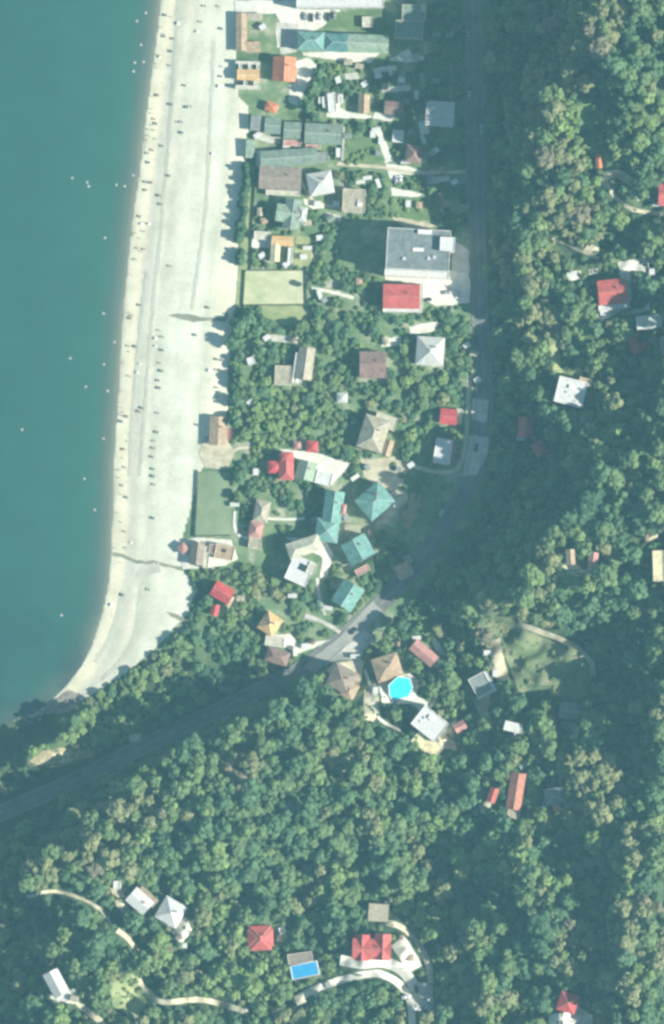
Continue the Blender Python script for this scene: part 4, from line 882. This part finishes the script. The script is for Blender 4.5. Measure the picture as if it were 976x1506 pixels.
REG = [  # spacing, crown radius range (m), outline
 (14.5, 2.6, 6.4, 'hill', [(722, -60), (1040, -60), (1040, 1566), (-60, 1566), (-60, 1265), (20, 1222), (110, 1166), (210, 1116), (310, 1066), (400, 1026), (460, 996), (530, 962), (562, 930), (604, 885), (655, 828), (694, 765), (724, 700), (738, 620), (724, 560)]),
 (12.5, 2.0, 3.8, 'shore', [(-60, 1190), (-60, 1125), (30, 1108), (84, 1092), (104, 1046), (140, 1020), (200, 985), (240, 955), (270, 925), (287, 885), (262, 842), (300, 836), (340, 830), (420, 835), (425, 870), (400, 900), (440, 930), (470, 945), (440, 966), (370, 1000), (300, 1035), (200, 1080), (100, 1125), (0, 1168)]),
 (11.5, 1.7, 3.9, 'garden', [(345, 450), (460, 452), (560, 462), (640, 452), (690, 452), (696, 560), (682, 600), (676, 690), (610, 684), (560, 700), (350, 700), (338, 600)]),
 (13, 1.6, 3.0, 'garden', [(340, 668), (470, 712), (460, 800), (345, 792), (340, 760)]),
 (12, 1.6, 3.0, 'garden', [(415, 860), (470, 850), (560, 780), (600, 800), (560, 870), (480, 940), (440, 930)]),
 (13, 1.8, 3.2, 'garden', [(440, 95), (560, 92), (684, 60), (684, 335), (560, 335), (500, 330), (500, 250), (440, 150)]),
 (13, 1.7, 3.0, 'garden', [(375, 300), (560, 315), (566, 398), (560, 455), (455, 450), (455, 398), (370, 392)]),
 (14, 1.5, 2.6, 'garden', [(622, 0), (684, 0), (684, 60), (622, 66)]),
 (12, 1.5, 2.6, 'garden', [(445, 90), (525, 90), (560, 130), (520, 140), (450, 130)]),
]
OLIVE = [(860, 30, 60), (850, 90, 40), (805, 120, 40), (800, 190, 50), (830, 220, 40), (830, 320, 60), (735, 365, 30), (760, 400, 30), (800, 480, 40), (790, 900, 0), (735, 900, 45), (870, 1150, 50), (905, 1260, 45),
         (850, 1400, 45), (930, 1380, 60), (180, 1190, 60), (140, 1240, 50), (360, 1120, 30), (640, 1310, 30), (60, 1270, 40), (645, 820, 30), (440, 1320, 20), (610, 1500, 30), (960, 30, 0), (780, 840, 40)]
BRIGHT = [(860, 180, 40), (640, 1330, 40), (360, 1430, 60), (200, 1450, 50), (410, 600, 60), (380, 640, 40), (670, 1450, 30), (845, 850, 25), (240, 1400, 30), (150, 1060, 40), (215, 1000, 30), (100, 1110, 40), (900, 230, 40), (690, 1260, 30), (960, 180, 40)]
BUSHY = [(45, [(322, 1395), (360, 1385), (392, 1402), (405, 1440), (370, 1470), (335, 1450)], (2, 2, 0, 3)), (60, [(705, 900), (745, 910), (770, 930), (800, 945), (850, 965), (864, 992), (795, 1022), (765, 1018), (752, 990)], (3, 0, 3, 2)), (18, [(170, 1430), (205, 1440), (212, 1470), (165, 1478)], (2, 3, 0)), (25, [(575, 680), (690, 700), (660, 760), (600, 770)], (0, 2, 1)), (14, [(850, 140), (866, 145), (872, 200), (890, 240), (860, 215)], (2, 0)), (10, [(66, 1108), (130, 1104), (120, 1122), (60, 1128)], (2, 3)), (26, [(505, 205), (555, 200), (566, 238), (506, 240)], (0, 2)), (14, [(572, 290), (650, 300), (640, 325), (575, 318)], (2, 0))]
def hash_noise(x, y): return math.sin(x*.031+1.3*math.sin(y*.027))*math.cos(y*.035+x*.011)
trees = []; HASH = {}
def fits(x, y, r, f):
    gx, gy = int(x//16), int(y//16)
    for i in range(gx-2, gx+3):
        for j in range(gy-2, gy+3):
            for (a, b_, q) in HASH.get((i, j), ()):
                if (x-a)**2+(y-b_)**2 < (f*(r+q)/S)**2: return False
    return True
def palette(x, y, zone):
    hn = hash_noise(x, y)
    p = [.55, .33, .03, .04, .0, .05]
    if hn > .35: p = [.46, .10, .20, .24, .0, .0]
    elif hn > .1: p = [.62, .20, .12, .06, .0, .0]
    elif hn < -.3: p = [.20, .66, .0, .0, .0, .14]
    if zone == 'garden': p = [.34, .48, .09, .02, .0, .07]
    for ox, oy, orr in OLIVE:
        if orr and math.hypot(x-ox, y-oy) < orr: p = [.16, .04, .08, .60, .10, .02]
    for ox, oy, orr in BRIGHT:
        if math.hypot(x-ox, y-oy) < orr: p = [.22, .04, .66, .08, .0, .0]
    return int(np.searchsorted(np.cumsum(p)/sum(p), random.random()))
def gap(x, y): return math.sin(x*.071+2*math.sin(y*.053+1))*math.sin(y*.064+1.5*math.sin(x*.047+2))
for sp, r0, r1, zone, poly in REG:
    xs = [p[0] for p in poly]; ys = [p[1] for p in poly]
    area = abs(sum(poly[i-1][0]*poly[i][1]-poly[i][0]*poly[i-1][1] for i in range(len(poly))))/2
    for cl_ in range(6):
        r = r1*1.12-(r1*1.12-r0*.85)*cl_/5
        n_ = int(area/(2.2*(r/S)**2)*(1.2 if cl_ < 5 else 2.2)*(min(xs) > -1e9)*((max(xs)-min(xs))*(max(ys)-min(ys))/area))
        X_ = RS.uniform(min(xs), max(xs), n_); Y_ = RS.uniform(min(ys), max(ys), n_)
        ok = inpoly(X_, Y_, poly) & ~blocked(X_, Y_)
        X_, Y_ = X_[ok], Y_[ok]; Z_ = height(X_, Y_); k_ = r/S*.62
        ed = blocked(X_+k_, Y_) | blocked(X_-k_, Y_) | blocked(X_, Y_+k_) | blocked(X_, Y_-k_)
        for x, y, z, e_ in zip(X_, Y_, Z_, ed):
            if e_ and cl_ < 5: continue
            big = hash_noise(x*1.7+40, y*1.7)
            if cl_ < 3 and big < (.1, -.15, -.35)[cl_]: continue
            if zone == 'garden' and y < 335 and random.random() < .45: continue
            if gap(x, y) > (.72 if zone == 'hill' else .5) and cl_ < 6: continue
            rr = r*random.uniform(.9, 1.1)
            if not fits(x, y, rr, .54 if zone == 'hill' else .58): continue
            HASH.setdefault((int(x//16), int(y//16)), []).append((x, y, rr))
            trees.append([x, y, z, rr, rr*(random.uniform(1.1, 2.5) if zone == 'hill' else random.uniform(1.05, 1.5)), palette(x, y, zone), random.randrange(NVAR), random.uniform(0, 2*PI)])
# single trees and shrubs that stand out
for x, y, r, hgt, c in [(730, 352, 4.6, 13, 4), (742, 388, 4.4, 12, 3), (716, 398, 4.0, 11, 2), (768, 395, 3.5, 9, 0), (664, 800, 3.6, 16, 3), (650, 828, 3.0, 15, 3), (642, 838, 3.0, 14, 0), (704, 735, 3.2, 12, 3), (726, 632, 3.6, 9, 3), (728, 668, 3.6, 9, 2),
                        (862, 240, 4, 8, 0), (350, 478, 5.4, 10, 1), (366, 465, 5, 9, 1), (343, 505, 4.8, 10, 1), (352, 560, 4.5, 9, 0), (348, 590, 4.6, 9, 1), (344, 620, 4.6, 9, 1), (460, 130, 4.6, 9, 1), (452, 155, 5, 9, 1), (466, 110, 3.6, 8, 1),
                        (352, 700, 4.6, 8, 1), (350, 730, 3.8, 7, 0), (452, 420, 2.4, 8, 0), (443, 480, 4, 9, 0), (905, 1260, 5.4, 9, 4), (890, 1275, 4.6, 9, 4), (920, 1250, 4.6, 9, 4), (975, 1480, 5, 9, 2)]:
    trees.append([x, y, h1(x, y), r, hgt, c, random.randrange(NVAR), random.uniform(0, 6)])
for n_, poly, cols in BUSHY:
    xs = [p[0] for p in poly]; ys = [p[1] for p in poly]; k = 0
    while k < n_:
        x, y = random.uniform(min(xs), max(xs)), random.uniform(min(ys), max(ys))
        if inpoly(np.array([x]), np.array([y]), poly)[0]:
            r = random.uniform(.7, 1.9); trees.append([x, y, h1(x, y), r, r*random.uniform(.8, 1.3), random.choice(cols), random.randrange(NVAR), random.uniform(0, 6)]); k += 1
print('trees', len(trees))
# the 300 largest crowns inside the frame are single trees; the rest is one mass
order = sorted(range(len(trees)), key=lambda i: -trees[i][3] if (4 < trees[i][0] < 972 and 4 < trees[i][1] < 1502) else 99)
solo = []
for i in order:                      # spread them: skip crowns crowding an already chosen one
    t = trees[i]
    if all((t[0]-trees[j][0])**2+(t[1]-trees[j][1])**2 > 15**2 for j in solo): solo.append(i)
    if len(solo) >= 292: break
ADJ = ['mid-green', 'blue-green', 'bright green', 'olive-green', 'brownish-green', 'dark green']
sset = set(solo)
items = [(trees[i][0], trees[i][1], ('broad ' if trees[i][3] > 4.1 else '')+ADJ[trees[i][5]]) for i in solo]
labs = auto_labels(items, 'tree')
for i, lab in zip(solo, labs):
    x, y, z, r, hg, c, v, rz = trees[i]
    if (v, c) not in CM: CM[(v, c)] = crown_mesh(CROWN[v], 'crown', LEAF[c])
    X, Y = W(x, y, z+hg*.7)
    o = empty('broadleaf_tree', (X, Y, z-.2), rz, lab, 'tree', 'broad-leaved trees on the hills and in the gardens')
    o.scale = (r, r, hg)
    link('crown', CM[(v, c)], o); link('trunk', TRUNK, o)
def forest(name, sel, label):
    parts = []; mi = []; tv = []; 
    for i in sel:
        x, y, z, r, hg, c, v, rz = trees[i]; a = CROWN[v].copy(); X, Y = W(x, y, z+hg*.7)
        cs, sn = math.cos(rz), math.sin(rz); q = np.empty_like(a)
        q[..., 0] = (a[..., 0]*cs-a[..., 1]*sn)*r+X; q[..., 1] = (a[..., 0]*sn+a[..., 1]*cs)*r+Y; q[..., 2] = a[..., 2]*hg+z-.2
        parts.append(q); mi.append(np.full(len(a), c))
        tw = .05*r; ring = [(-tw, -tw), (tw, -tw), (tw, tw), (-tw, tw)]; tq = []
        for k in range(4):
            j = (k+1) % 4; tq.append([[X+ring[k][0], Y+ring[k][1], z-.6], [X+ring[j][0], Y+ring[j][1], z-.6], [X+ring[j][0]*.5, Y+ring[j][1]*.5, z+hg*.6], [X+ring[k][0]*.5, Y+ring[k][1]*.5, z+hg*.6]])
        parts.append(np.array(tq)); mi.append(np.full(4, len(LEAF)))
    arr = np.concatenate(parts); mi = np.concatenate(mi); n = len(arr)
    me = bpy.data.meshes.new(name); me.vertices.add(n*4); me.loops.add(n*4); me.polygons.add(n)
    me.vertices.foreach_set('co', arr.reshape(-1)); me.loops.foreach_set('vertex_index', np.arange(n*4))
    me.polygons.foreach_set('loop_start', np.arange(0, n*4, 4)); me.polygons.foreach_set('loop_total', np.full(n, 4)); me.update(calc_edges=True)
    for l in LEAF: me.materials.append(l)
    me.materials.append(M['trunk']); me.polygons.foreach_set('material_index', mi.astype('i'))
    o = link(name, me); tag(o, label, 'forest', kind='stuff'); print(name, n)
rest = [i for i in range(len(trees)) if i not in sset]
forest('forest', rest, 'dense mixed green woodland canopy covering the hills and gardens')
# cypresses along the beach edge
CYP = crown_mesh(crown_arrays(77, 'cone'), 'crown', LEAF[5])
cyp = [(363+random.uniform(-3, 3)-(y-245)*.09, y) for y in (245, 251, 258, 266, 271, 279, 287, 292, 301, 309, 314, 322, 331, 338, 346, 351)]+[(355, 372), (352, 378), (353, 384), (345, 540), (344, 552), (343, 566), (346, 528)]
cl = auto_labels([(x, y, 'slender dark') for x, y in cyp], 'cypress')
for (x, y), lab in zip(cyp, cl):
    z = h1(x, y); hg = random.uniform(4.8, 7.6); X, Y = W(x, y, z)
    o = empty('cypress_tree', (X, Y, z-.1), random.uniform(0, 6), lab, 'tree', 'slender cypresses along the back of the beach'); w_ = random.uniform(3.4, 5.2); o.scale = (w_, w_, hg)
    link('crown', CYP, o); link('trunk', TRUNK, o).scale = (.5, .5, 1)

# ------------------------------------------------------------------ cars
def rounded(ring_w, ring_l, c=.25):
    return [(-ring_l+c, -ring_w), (ring_l-c, -ring_w), (ring_l, -ring_w+c), (ring_l, ring_w-c), (ring_l-c, ring_w), (-ring_l+c, ring_w), (-ring_l, ring_w-c), (-ring_l, -ring_w+c)]
def loft(mb, rings, m=0):
    n = len(rings[0][0]); a = len(mb.v)
    for ring, z in rings: mb.v += [(x, y, z) for x, y in ring]
    for k in range(len(rings)-1):
        for i in range(n):
            j = (i+1) % n; mb.f.append([a+k*n+i, a+k*n+j, a+(k+1)*n+j, a+(k+1)*n+i]); mb.m.append(m)
    mb.f.append([a+(len(rings)-1)*n+i for i in range(n)]); mb.m.append(m); mb.f.append([a+n-1-i for i in range(n)]); mb.m.append(m)
mb = MB(); loft(mb, [(rounded(.85, 2.1), .28), (rounded(.9, 2.2), .5), (rounded(.9, 2.18), .8), (rounded(.8, 2.0), .92)]); body_v = mb
mb = MB(); loft(mb, [([(x-.2, y) for x, y in rounded(.76, 1.3)], .92), ([(x-.25, y) for x, y in rounded(.62, .85)], 1.42)]); CABIN = mb.mesh('windows', [M['glass']])
mb = MB(); loft(mb, [([(x-.25, y) for x, y in rounded(.63, .86)], 1.42), ([(x-.25, y) for x, y in rounded(.55, .75)], 1.50)]); ROOFV = mb
mb = MB(); mb.tube((0, -.1, 0), (0, .1, 0), .32, .32, 14); mb.tube((0, -.11, 0), (0, .11, 0), .18, .18, 10, 1); WHEEL = mb.mesh('wheel', [M['rubber'], M['metal']])
mb = MB(); mb.box(-.04, .04, -.18, .18, -.08, .08); LAMP = mb.mesh('headlight', [M['frame']])
BODY = {}
cars = [(597, 1466, 10, 'white'), (612, 1484, -20, 'white'), (630, 1470, 60, 'silver'), (626, 1482, -15, 'white'), (612, 1456, 90, 'dark'), (940, 293, 10, 'white'), (962, 301, 0, 'white'),
        (589, 264, 85, 'white'), (583, 265, 85, 'silver'), (448, 24, 90, 'grey'), (458, 26, 90, 'dark'), (470, 24, 85, 'silver'), (482, 25, 90, 'dark'), (492, 22, 88, 'grey'), (688, 52, 90, 'grey'), (709, 190, 90, 'white'), (690, 140, 90, 'silver'),
        (628, 441, 10, 'dark'), (656, 430, 5, 'grey'), (672, 432, 90, 'silver'), (700, 500, 90, 'dark'), (648, 756, 55, 'silver'), (520, 928, 40, 'dark'), (540, 938, 15, 'silver'), (700, 658, 75, 'dark'), (330, 1075, 25, 'grey'), (130, 1122, 25, 'dark')]
nm = {'white': 'white', 'silver': 'silver', 'grey': 'grey', 'dark': 'dark', 'red': 'red', 'blue': 'blue'}
cl = auto_labels([(x, y, nm[c]) for x, y, a, c in cars], 'car')
for (x, y, a, c), lab in zip(cars, cl):
    z = h1(x, y)+.24; X, Y = W(x, y, z); o = empty('parked_car', (X, Y, z), math.radians(a), lab, 'car', 'cars on the road and in the yards')
    if c not in BODY: BODY[c] = (body_v.mesh('body', [M['car_'+c]]), ROOFV.mesh('car_roof', [M['car_'+c]]))
    link('body', BODY[c][0], o); link('car_roof', BODY[c][1], o); link('windows', CABIN, o)
    for sx in (-1.35, 1.35):
        for sy_ in (-.85, .85): w_ = link('wheel', WHEEL, o); w_.location = (sx, sy_, .32)
    for sy_ in (-.6, .6): w_ = link('headlight', LAMP, o); w_.location = (2.2, sy_, .62)

# ------------------------------------------------------------------ beach parasols, loungers, people
def para_meshes(mk):
    mb = MB(); n = 8
    for i in range(n):
        a, b_ = 2*PI*i/n, 2*PI*(i+1)/n
        mb.poly([(0, 0, 2.35), (1.15*math.cos(a), 1.15*math.sin(a), 1.95), (1.15*math.cos(b_), 1.15*math.sin(b_), 1.95)])
        mb.poly([(0, 0, 2.31), (1.13*math.cos(b_), 1.13*math.sin(b_), 1.91), (1.13*math.cos(a), 1.13*math.sin(a), 1.91)])
        mb.poly([(1.15*math.cos(a), 1.15*math.sin(a), 1.95), (1.15*math.cos(a), 1.15*math.sin(a), 1.8), (1.15*math.cos(b_), 1.15*math.sin(b_), 1.8), (1.15*math.cos(b_), 1.15*math.sin(b_), 1.95)])
    return mb.mesh('canopy', [M[mk]])
PARA = {k: para_meshes(k) for k in ('canvas_dark', 'canvas_blue', 'canvas_red', 'canvas_white')}
mb = MB(); mb.tube((0, 0, -.3), (0, 0, 2.4), .03, .025, 6); POLE = mb.mesh('pole', [M['metal']])
mb = MB(); mb.tube((0, 0, -.05), (0, 0, .12), .28, .24, 10); PBASE = mb.mesh('base', [M['concrete']])
K_ = 'canvas_dark'; B_ = 'canvas_blue'; R_ = 'canvas_red'; Wt = 'canvas_white'
def z1(l, ox, oy, s=.205): return [(ox+a*s, oy+b*s, k) for a, b, k in l]
paras = z1([(308, 110, K_), (400, 170, Wt), (590, 45, K_), (690, 48, K_), (565, 158, K_), (540, 228, Wt), (710, 207, K_), (365, 280, R_), (348, 370, B_), (345, 472, K_), (270, 410, Wt), (448, 615, K_), (252, 685, R_), (350, 750, K_), (462, 770, K_), (488, 765, K_),
                (230, 855, R_), (240, 888, K_), (230, 935, K_), (400, 878, B_), (422, 875, K_), (425, 953, K_), (288, 1050, K_), (215, 1078, R_), (190, 1168, R_), (648, 1105, Wt), (712, 480, K_), (708, 550, K_), (695, 620, Wt), (180, 1100, K_), (300, 262, K_)], 180, 0)
paras += z1([(432, 140, K_), (265, 243, R_), (365, 283, R_), (222, 432, K_), (250, 540, K_), (205, 660, K_), (252, 668, R_), (190, 740, K_), (443, 788, K_), (222, 1068, K_), (712, 1085, K_), (305, 190, R_), (150, 1165, R_), (265, 185, B_), (285, 45, K_), (375, 345, R_), (290, 485, Wt), (235, 486, Wt)], 160, 230)
paras += z1([(412, 127, R_), (435, 175, K_), (385, 185, Wt), (387, 240, Wt), (435, 270, K_), (190, 240, K_), (240, 243, K_), (275, 368, Wt), (255, 430, Wt), (427, 418, K_), (405, 487, K_), (410, 540, K_), (670, 160, K_), (290, 685, K_), (268, 710, R_), (180, 745, K_), (400, 720, B_), (395, 858, K_), (375, 920, K_),
                (370, 972, K_), (362, 1035, K_), (368, 1122, K_), (360, 1172, K_), (155, 980, R_), (165, 1110, R_), (825, 335, K_), (865, 342, K_), (770, 415, Wt), (825, 410, K_), (848, 412, K_), (825, 537, K_), (825, 600, K_), (825, 640, K_), (685, 805, B_), (715, 940, K_), (720, 825, Wt), (138, 780, B_), (205, 40, R_), (415, 362, K_)], 150, 460)
paras += z1([(490, 95, K_), (497, 152, K_), (278, 158, K_), (308, 240, K_), (490, 382, K_), (302, 585, K_), (458, 870, K_), (280, 907, K_), (755, 320, K_), (742, 425, K_), (340, 550, Wt), (205, 975, Wt)], 120, 680, .2152)
paras = [p for p in paras if p[0] < interp(p[1], BEACH_E)-4]
col_nm = {K_: 'dark', B_: 'blue-grey', R_: 'dull red', Wt: 'white'}
cl = auto_labels([(x, y, col_nm[k]) for x, y, k in paras], 'parasol')
for i, ((x, y, k), lab) in enumerate(zip(paras, cl)):
    z = h1(x, y); X, Y = W(x, y, z); o = empty('beach_parasol', (X, Y, z), random.uniform(0, 1), lab, 'parasol', 'parasols on the pebble beach')
    s0 = random.uniform(.45, .85); o.scale = (s0*.9, s0*.9, .5)
    link('canopy', PARA[k], o); link('pole', POLE, o); link('base', PBASE, o)
# people: one continuous skinned body each
def person_mesh(swim):
    if swim: J = [((0, 0, 0), .16), ((0, .28, .02), .17), ((0, .5, .05), .07), ((0, .64, .1), .11), ((0, .74, .11), .09), ((.2, .36, .02), .06), ((.34, .62, 0), .045), ((.36, .9, 0), .035), ((-.2, .36, .02), .06), ((-.5, .3, .0), .045), ((-.62, .05, -.05), .035), ((.1, -.12, 0), .1), ((.13, -.55, -.04), .065), ((.15, -.95, -.06), .045), ((-.1, -.12, 0), .1), ((-.13, -.55, -.04), .065), ((-.15, -.95, -.06), .045)]
    else: J = [((0, 0, .95), .15), ((0, 0, 1.3), .17), ((0, 0, 1.5), .06), ((0, .01, 1.62), .10), ((0, .01, 1.72), .085), ((.2, 0, 1.4), .06), ((.27, .03, 1.12), .045), ((.28, .1, .86), .035), ((-.2, 0, 1.4), .06), ((-.27, .03, 1.12), .045), ((-.28, .1, .86), .035), ((.1, 0, .85), .095), ((.12, .05, .45), .065), ((.12, 0, .06), .05), ((-.1, 0, .85), .095), ((-.12, -.05, .45), .065), ((-.12, -.05, .06), .05)]
    E = [(0, 1), (1, 2), (2, 3), (3, 4), (1, 5), (5, 6), (6, 7), (1, 8), (8, 9), (9, 10), (0, 11), (11, 12), (12, 13), (0, 14), (14, 15), (15, 16)]
    me = bpy.data.meshes.new('person_body'); me.from_pydata([j[0] for j in J], E, []); me.materials.append(M['skin'])
    o = bpy.data.objects.new('tmp_body', me); COL.objects.link(o)
    sk = o.modifiers.new('skin', 'SKIN'); ss = o.modifiers.new('sub', 'SUBSURF'); ss.levels = ss.render_levels = 1
    for i, j in enumerate(J): me.skin_vertices[0].data[i].radius = (j[1], j[1])
    me.skin_vertices[0].data[0].use_root = True
    dg = bpy.context.evaluated_depsgraph_get(); dg.update(); out = bpy.data.meshes.new_from_object(o.evaluated_get(dg)); bpy.data.objects.remove(o)
    out.name = 'person_body'
    if not out.materials: out.materials.append(M['skin'])
    return out
def hair_mesh(c):
    mb = MB(); rings = []
    for z, r in ((0, .105), (.06, .115), (.1, .09), (.13, .03)): rings.append(([(c[0]+r*math.cos(t*PI/4), c[1]-.02+r*math.sin(t*PI/4)) for t in range(8)], c[2]+z))
    loft(mb, rings); return mb.mesh('hair', [M['door']])
def shorts_mesh(): 
    mb = MB(); loft(mb, [([(.20*math.cos(t*PI/4), .15*math.sin(t*PI/4)) for t in range(8)], .62), ([(.185*math.cos(t*PI/4), .165*math.sin(t*PI/4)) for t in range(8)], 1.02)]); return mb.mesh('shorts', [M['canvas_blue']])
SWIM, STAND = person_mesh(True), person_mesh(False)
HAIR_S, HAIR_T, SHORTS = hair_mesh((0, .66, .1)), hair_mesh((0, 0, 1.66)), shorts_mesh()
mb = MB()
for i in range(14):      # ring of churned water round a swimmer
    a = i*2*PI/14; r = .6+.15*math.sin(i*2.3); mb.tube((r*math.cos(a), r*math.sin(a), -.02), (r*.55*math.cos(a+.3), r*.55*math.sin(a+.3), .05), .06, .09, 5)
FOAM = mb.mesh('splash', [M['canvas_white']])
sw = [(214, 19), (201, 31), (207, 66), (211, 91), (198, 92), (183, 274), (171, 272), (128, 268), (130, 274), (154, 350), (103, 527), (152, 461), (168, 503), (126, 569), (153, 536), (32, 632), (124, 704), (139, 750), (152, 645), (158, 575), (196, 105), (90, 905), (106, 262), (196, 258)]
cl = auto_labels([(x, y, 'lone swimming') for x, y in sw], 'person in the sea')
for (x, y), lab in zip(sw, cl):
    X, Y = W(x, y, 0); o = empty('person', (X, Y, .03), random.uniform(0, 6), lab, 'person', 'people swimming in the sea')
    b0 = link('body', SWIM, o); link('hair', HAIR_S, o)
    f_ = link('wake_splash', FOAM, None); f_.location = (X, Y, .0)
    tag(f_, lab.replace('lone swimming person in the sea', 'white splash round the swimmer'), 'splash', 'splashes round the swimmers')
st = []
for k in range(46):
    y = random.uniform(20, 830); st.append((float(interp(y, SHORE))+random.uniform(5, 22), y))
cl = auto_labels([(x, y, 'standing sunlit') for x, y in st], 'person')
for (x, y), lab in zip(st, cl):
    z = h1(x, y); X, Y = W(x, y, z); o = empty('person', (X, Y, z), random.uniform(0, 6), lab, 'person', 'people at the waterline')
    link('body', STAND, o); link('hair', HAIR_T, o); link('shorts', SHORTS, o)

# ------------------------------------------------------------------ garden fences
def fence(label, pts, name='garden_fence'):
    x0, y0 = pts[0]; z0 = h1(x0, y0); X0, Y0 = W(x0, y0, z0); root = empty(name, (X0, Y0, z0), 0, label, 'fence')
    P = []
    for (ax, ay), (bx_, by_) in zip(pts[:-1], pts[1:]):
        n = max(1, int(math.hypot(bx_-ax, by_-ay)/9))
        P += [(ax+(bx_-ax)*k/n, ay+(by_-ay)*k/n) for k in range(n)]
    P.append(pts[-1]); Q = []
    for x, y in P: z = h1(x, y); a, b_ = W(x, y, z); Q.append((a-X0, b_-Y0, z-z0))
    for q in Q[:90]:
        mb = MB(); mb.box(q[0]-.07, q[0]+.07, q[1]-.07, q[1]+.07, q[2]-.3, q[2]+1.7); mb.build('post', M['fence'], root)
    mb = MB()
    for a, b_ in zip(Q[:-1], Q[1:]):
        for hh in (.3, .9, 1.5): mb.tube((a[0], a[1], a[2]+hh), (b_[0], b_[1], b_[2]+hh), .035, .035, 4)
        mb.poly([(a[0], a[1], a[2]+.1), (b_[0], b_[1], b_[2]+.1), (b_[0], b_[1], b_[2]+1.5), (a[0], a[1], a[2]+1.5)])
    mb.build('panel', M['fence'], root)
fence('dark fence round the dry rectangular court near the beach', [(360, 398), (450, 397), (451, 448), (357, 449), (360, 398)])
fence('long straight fence between the beach and the northern gardens', [(377, 243), (371, 330), (369, 397)])
fence('fence along the seaward side of the green playing field', [(291, 692), (286, 789), (341, 788)])
fence('fence running beside the lane along the coast road', [(693, 545), (693, 600), (688, 650), (680, 690)])
# loose logs and boulders by the rocky point
ROCKS = []
for k in range(26):
    t = random.random(); x = 20+95*t+random.uniform(-8, 8); y = 1066-48*t+random.uniform(-5, 9); ROCKS.append((x, y, random.uniform(.4, 1.3)))
def rock_mesh(seed):
    import bmesh
    rs = np.random.RandomState(seed); bm = bmesh.new(); bmesh.ops.create_icosphere(bm, subdivisions=2, radius=1)
    for v in bm.verts: v.co *= 1+rs.uniform(-.22, .22); v.co.z *= .7
    me = bpy.data.meshes.new('boulder'); bm.to_mesh(me); bm.free(); me.materials.append(M['rock']); return me
RM = [rock_mesh(i) for i in range(4)]
for i, (x, y, r) in enumerate(ROCKS):
    z = h1(x, y); X, Y = W(x, y, z); o = link('boulder', RM[i % 4]); o.location = (X, Y, max(z, -.3)+r*.2); o.scale = (r, r*.8, r); o.rotation_euler = (0, 0, random.uniform(0, 6))
    tag(o, 'grey boulder among the scattered rocks below the wooded point', 'rock', 'boulders below the wooded point')

# ------------------------------------------------------------------ air, light, camera
mb = MB(); mb.box(-1900, 2000, -2000, 1900, -12, HC+12)
hz = mb.build('haze', [bpy.data.materials.new('haze_air')]); hz['kind'] = 'stuff'; hz['label'] = 'pale blue sea haze filling the air over the whole coast'; hz['category'] = 'haze'
m = hz.data.materials[0]; m.use_nodes = True; nt = m.node_tree; nt.nodes.clear()
o_ = nt.nodes.new('ShaderNodeOutputMaterial'); v = nt.nodes.new('ShaderNodeVolumePrincipled')
v.inputs['Color'].default_value = (.33, .78, .97, 1); v.inputs['Density'].default_value = .000078; v.inputs['Anisotropy'].default_value = 0.0
nt.links.new(v.outputs[0], o_.inputs['Volume'])
w = bpy.data.worlds.new('World'); scene.world = w; w.use_nodes = True; nt = w.node_tree
sky = nt.nodes.new('ShaderNodeTexSky'); sky.sky_type = 'NISHITA'; sky.sun_disc = False; sky.sun_elevation = SUN_EL; sky.sun_rotation = SUN_AZ
bg = nt.nodes['Background']; bg.inputs['Strength'].default_value = .055; nt.links.new(sky.outputs[0], bg.inputs['Color'])
sl = bpy.data.lights.new('sun', 'SUN'); sl.energy = 5.0; sl.angle = math.radians(.5); sl.color = (1, .95, .86)
so = bpy.data.objects.new('sun', sl); COL.objects.link(so); so.location = (0, 0, 900)
dirv = Vector((math.sin(SUN_AZ)*math.cos(SUN_EL), math.cos(SUN_AZ)*math.cos(SUN_EL), math.sin(SUN_EL)))
so.rotation_euler = dirv.to_track_quat('Z', 'Y').to_euler()
cd = bpy.data.cameras.new('camera'); cam = bpy.data.objects.new('camera', cd); COL.objects.link(cam); scene.camera = cam
cam.location = (0, 0, HC); cam.rotation_euler = (0, 0, 0)
cd.sensor_fit = 'VERTICAL'; cd.sensor_height = 24; cd.lens = 24/(1506*S/HC); cd.clip_start = 1; cd.clip_end = 12000
vs = scene.view_settings; vs.view_transform = 'Standard'; vs.look = 'None'; vs.gamma = 1; vs.exposure = 1.0; vs.use_curve_mapping = False
cy = scene.cycles; cy.use_denoising = True; cy.max_bounces = 4; cy.diffuse_bounces = 2; cy.glossy_bounces = 1; cy.transmission_bounces = 2; cy.volume_bounces = 0; cy.transparent_max_bounces = 4
cy.filter_width = 2.9
scene.render.use_persistent_data = False
